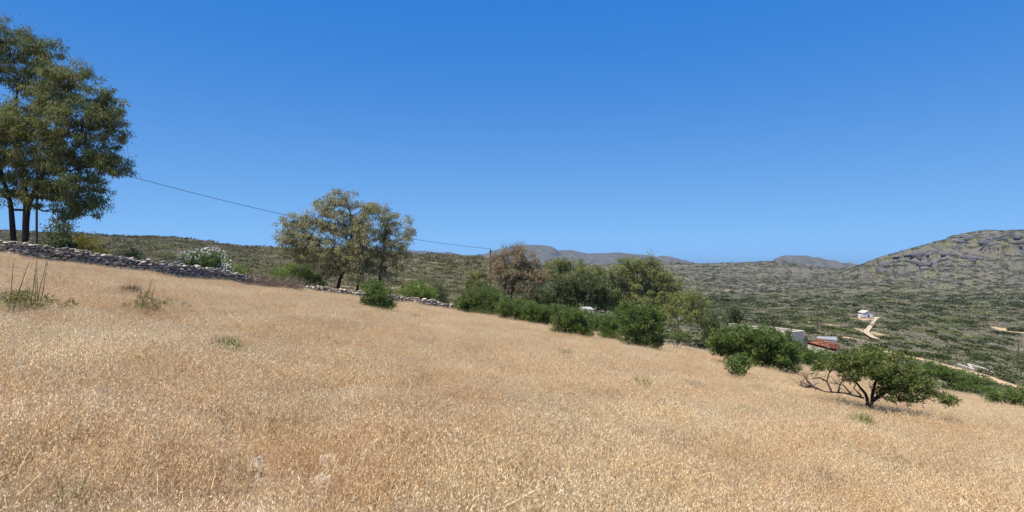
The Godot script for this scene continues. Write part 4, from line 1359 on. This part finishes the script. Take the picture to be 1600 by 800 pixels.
# ---------------------------------------------------------------- small things in the grass
func build_small() -> void:
	var lime := mat("pale_rock", 0.95, 0.0, noise_tex(0.03, [[0.0, 0.5, 0.47, 0.42], [0.5, 1, 1, 1], [1.0, 1.25, 1.25, 1.22]], 81, 256), 3.0)
	for s in [[512, 662, 0.19, "flat pale stone showing in the grass, the farthest of the field stones"], [504, 688, 0.15, "small pale stone just below the farthest flat stone"], [383, 720, 0.11, "little white stone beside the broad stone at lower left"], [408, 727, 0.16, "broad pale stone low in the grass at lower left"], [740, 722, 0.13, "white stone alone in the grass at bottom centre"], [398, 660, 0.10, "small whitish stone left of the farthest flat stone"], [212, 775, 0.11, "pale stone in the grass near the bottom left corner"], [640, 770, 0.13, "pale stone half buried near the bottom edge"], [262, 722, 0.10, "pinkish grey stone in trampled grass at lower left"]]:
		var d := fd(s[0], s[1])
		var o := spot(s[0], d)
		var m := MB.new()
		m.add(stone_mb(900 + int(s[0]), 0.2, 2.6), Transform3D(Basis.from_euler(Vector3(0, rng.randf() * 3, 0)).scaled(Vector3(s[2] * 1.3 + 0.03, 0.36, s[2] * 1.2 + 0.03)), Vector3(0, 0.02, 0)), Color(0.44, 0.385, 0.32))
		var st := MeshInstance3D.new()
		st.name = numbered("field_stone")
		st.mesh = m.mesh(lime)
		add_child(st, true)
		st.position = o
		tag(st, s[3], "stone", "stones lying in the field")
		clear_spots.append([o.x, -o.z - 0.2, 0.5])
	# fennel plants
	for s in [[16, 470, 65, 3, "tall thin fennel at the left edge in the grass"], [58, 470, 70, 5, "cluster of green fennel stalks in the grass before the wall"], [222, 472, 42, 4, "small green fennel in the grass right of the tall ones"]]:
		var d := fd(s[0], s[1])
		var o := spot(s[0], d)
		var f := thing("wild_fennel", s[4], "fennel", o, "fennel plants in the grass")
		var kk := d / F
		var hh: float = s[2] * kk * 1.2 + 0.3
		for q in s[3]:
			var tip := Vector3(rng.randfn() * 0.12 + 0.16, hh * rng.randf_range(0.75, 1.05), rng.randfn() * 0.12)
			var m := MB.new()
			var f0 := Vector3(rng.randfn() * 0.08, -0.05, rng.randfn() * 0.08)
			m.tube([f0, f0.lerp(tip, 0.5) + Vector3(rng.randfn(), 0, rng.randfn()) * 0.02, tip], 0.012, 0.005, 5, Color(0.19, 0.21, 0.10))
			part("stalk", m, mat("foliage"), f)
		var fr := MB.new()
		for q in 26:
			var p := Vector3(rng.randfn() * 0.3, rng.randf_range(0.2, 0.68), rng.randfn() * 0.25)
			for b in 46:
				var ld := Vector3(rng.randfn(), rng.randfn() * 0.7 + 0.2, rng.randfn()).normalized()
				var g := rng.randf_range(0.8, 1.2)
				fr.leaf(p + ld * 0.05, ld, ld.cross(Vector3(rng.randfn(), rng.randfn(), rng.randfn())).normalized(), 0.13, 0.012, Color(0.15 * g, 0.18 * g, 0.065 * g) if rng.randf() < 0.8 else Color(0.4, 0.26, 0.08))
		part("fronds", fr, mat("foliage"), f)
	# green tufts among the straw
	for s in [[1345, 648, 0.36, "bright green tuft of grass below the wind-bent tree"], [880, 546, 0.5, "green tuft of grass below the rounded shrub"], [352, 528, 0.4, "green weed tuft in the middle left of the field"], [203, 446, 0.45, "dark weed standing in the grass near the wall"], [648, 492, 0.5, "pale green weed in the grass before the rubble wall"], [1002, 590, 0.35, "faint green tuft in the grass below the tall shrub"], [815, 780, 0.2, "little green sprout at the bottom edge of the field"], [92, 640, 0.12, "small green sprout low in the grass near the left edge"], [345, 612, 0.12, "small green sprout left of the flat pale stone"], [103, 706, 0.12, "green sprout among trampled straw at lower left"]]:
		var d := fd(s[0], s[1])
		var o := spot(s[0], d)
		var m := MB.new()
		var little: bool = s[2] < 0.25
		for q in (36 if little else 420):
			var a := rng.randf() * TAU
			var r: float = s[2] * 0.7 * sqrt(rng.randf())
			var p := Vector3(cos(a) * r, 0, sin(a) * r)
			var hh := rng.randf_range(0.34, 0.62) * (0.66 if little else 1.0)
			var o2 := Vector3(cos(a), 0, sin(a)) * rng.randf_range(0.02, 0.2)
			var g := rng.randf_range(0.75, 1.25)
			var c := Color(0.17 * g, 0.22 * g, 0.04 * g)
			if "dark" in s[3]: c = Color(0.10 * g, 0.10 * g, 0.05 * g)
			if "pale" in s[3] or "faint" in s[3]: c = Color(0.26 * g, 0.26 * g, 0.10 * g)
			m.blade(p, p + Vector3.UP * hh * 0.6 + o2 * 0.4, p + Vector3.UP * hh + o2, Vector3(-sin(a), 0, cos(a)), 0.012, c)
		var t := MeshInstance3D.new()
		t.name = numbered("grass_tuft")
		t.mesh = m.mesh(mat("foliage"))
		add_child(t, true)
		t.position = o
		tag(t, s[3], "grass tuft", "green tufts in the dry field")
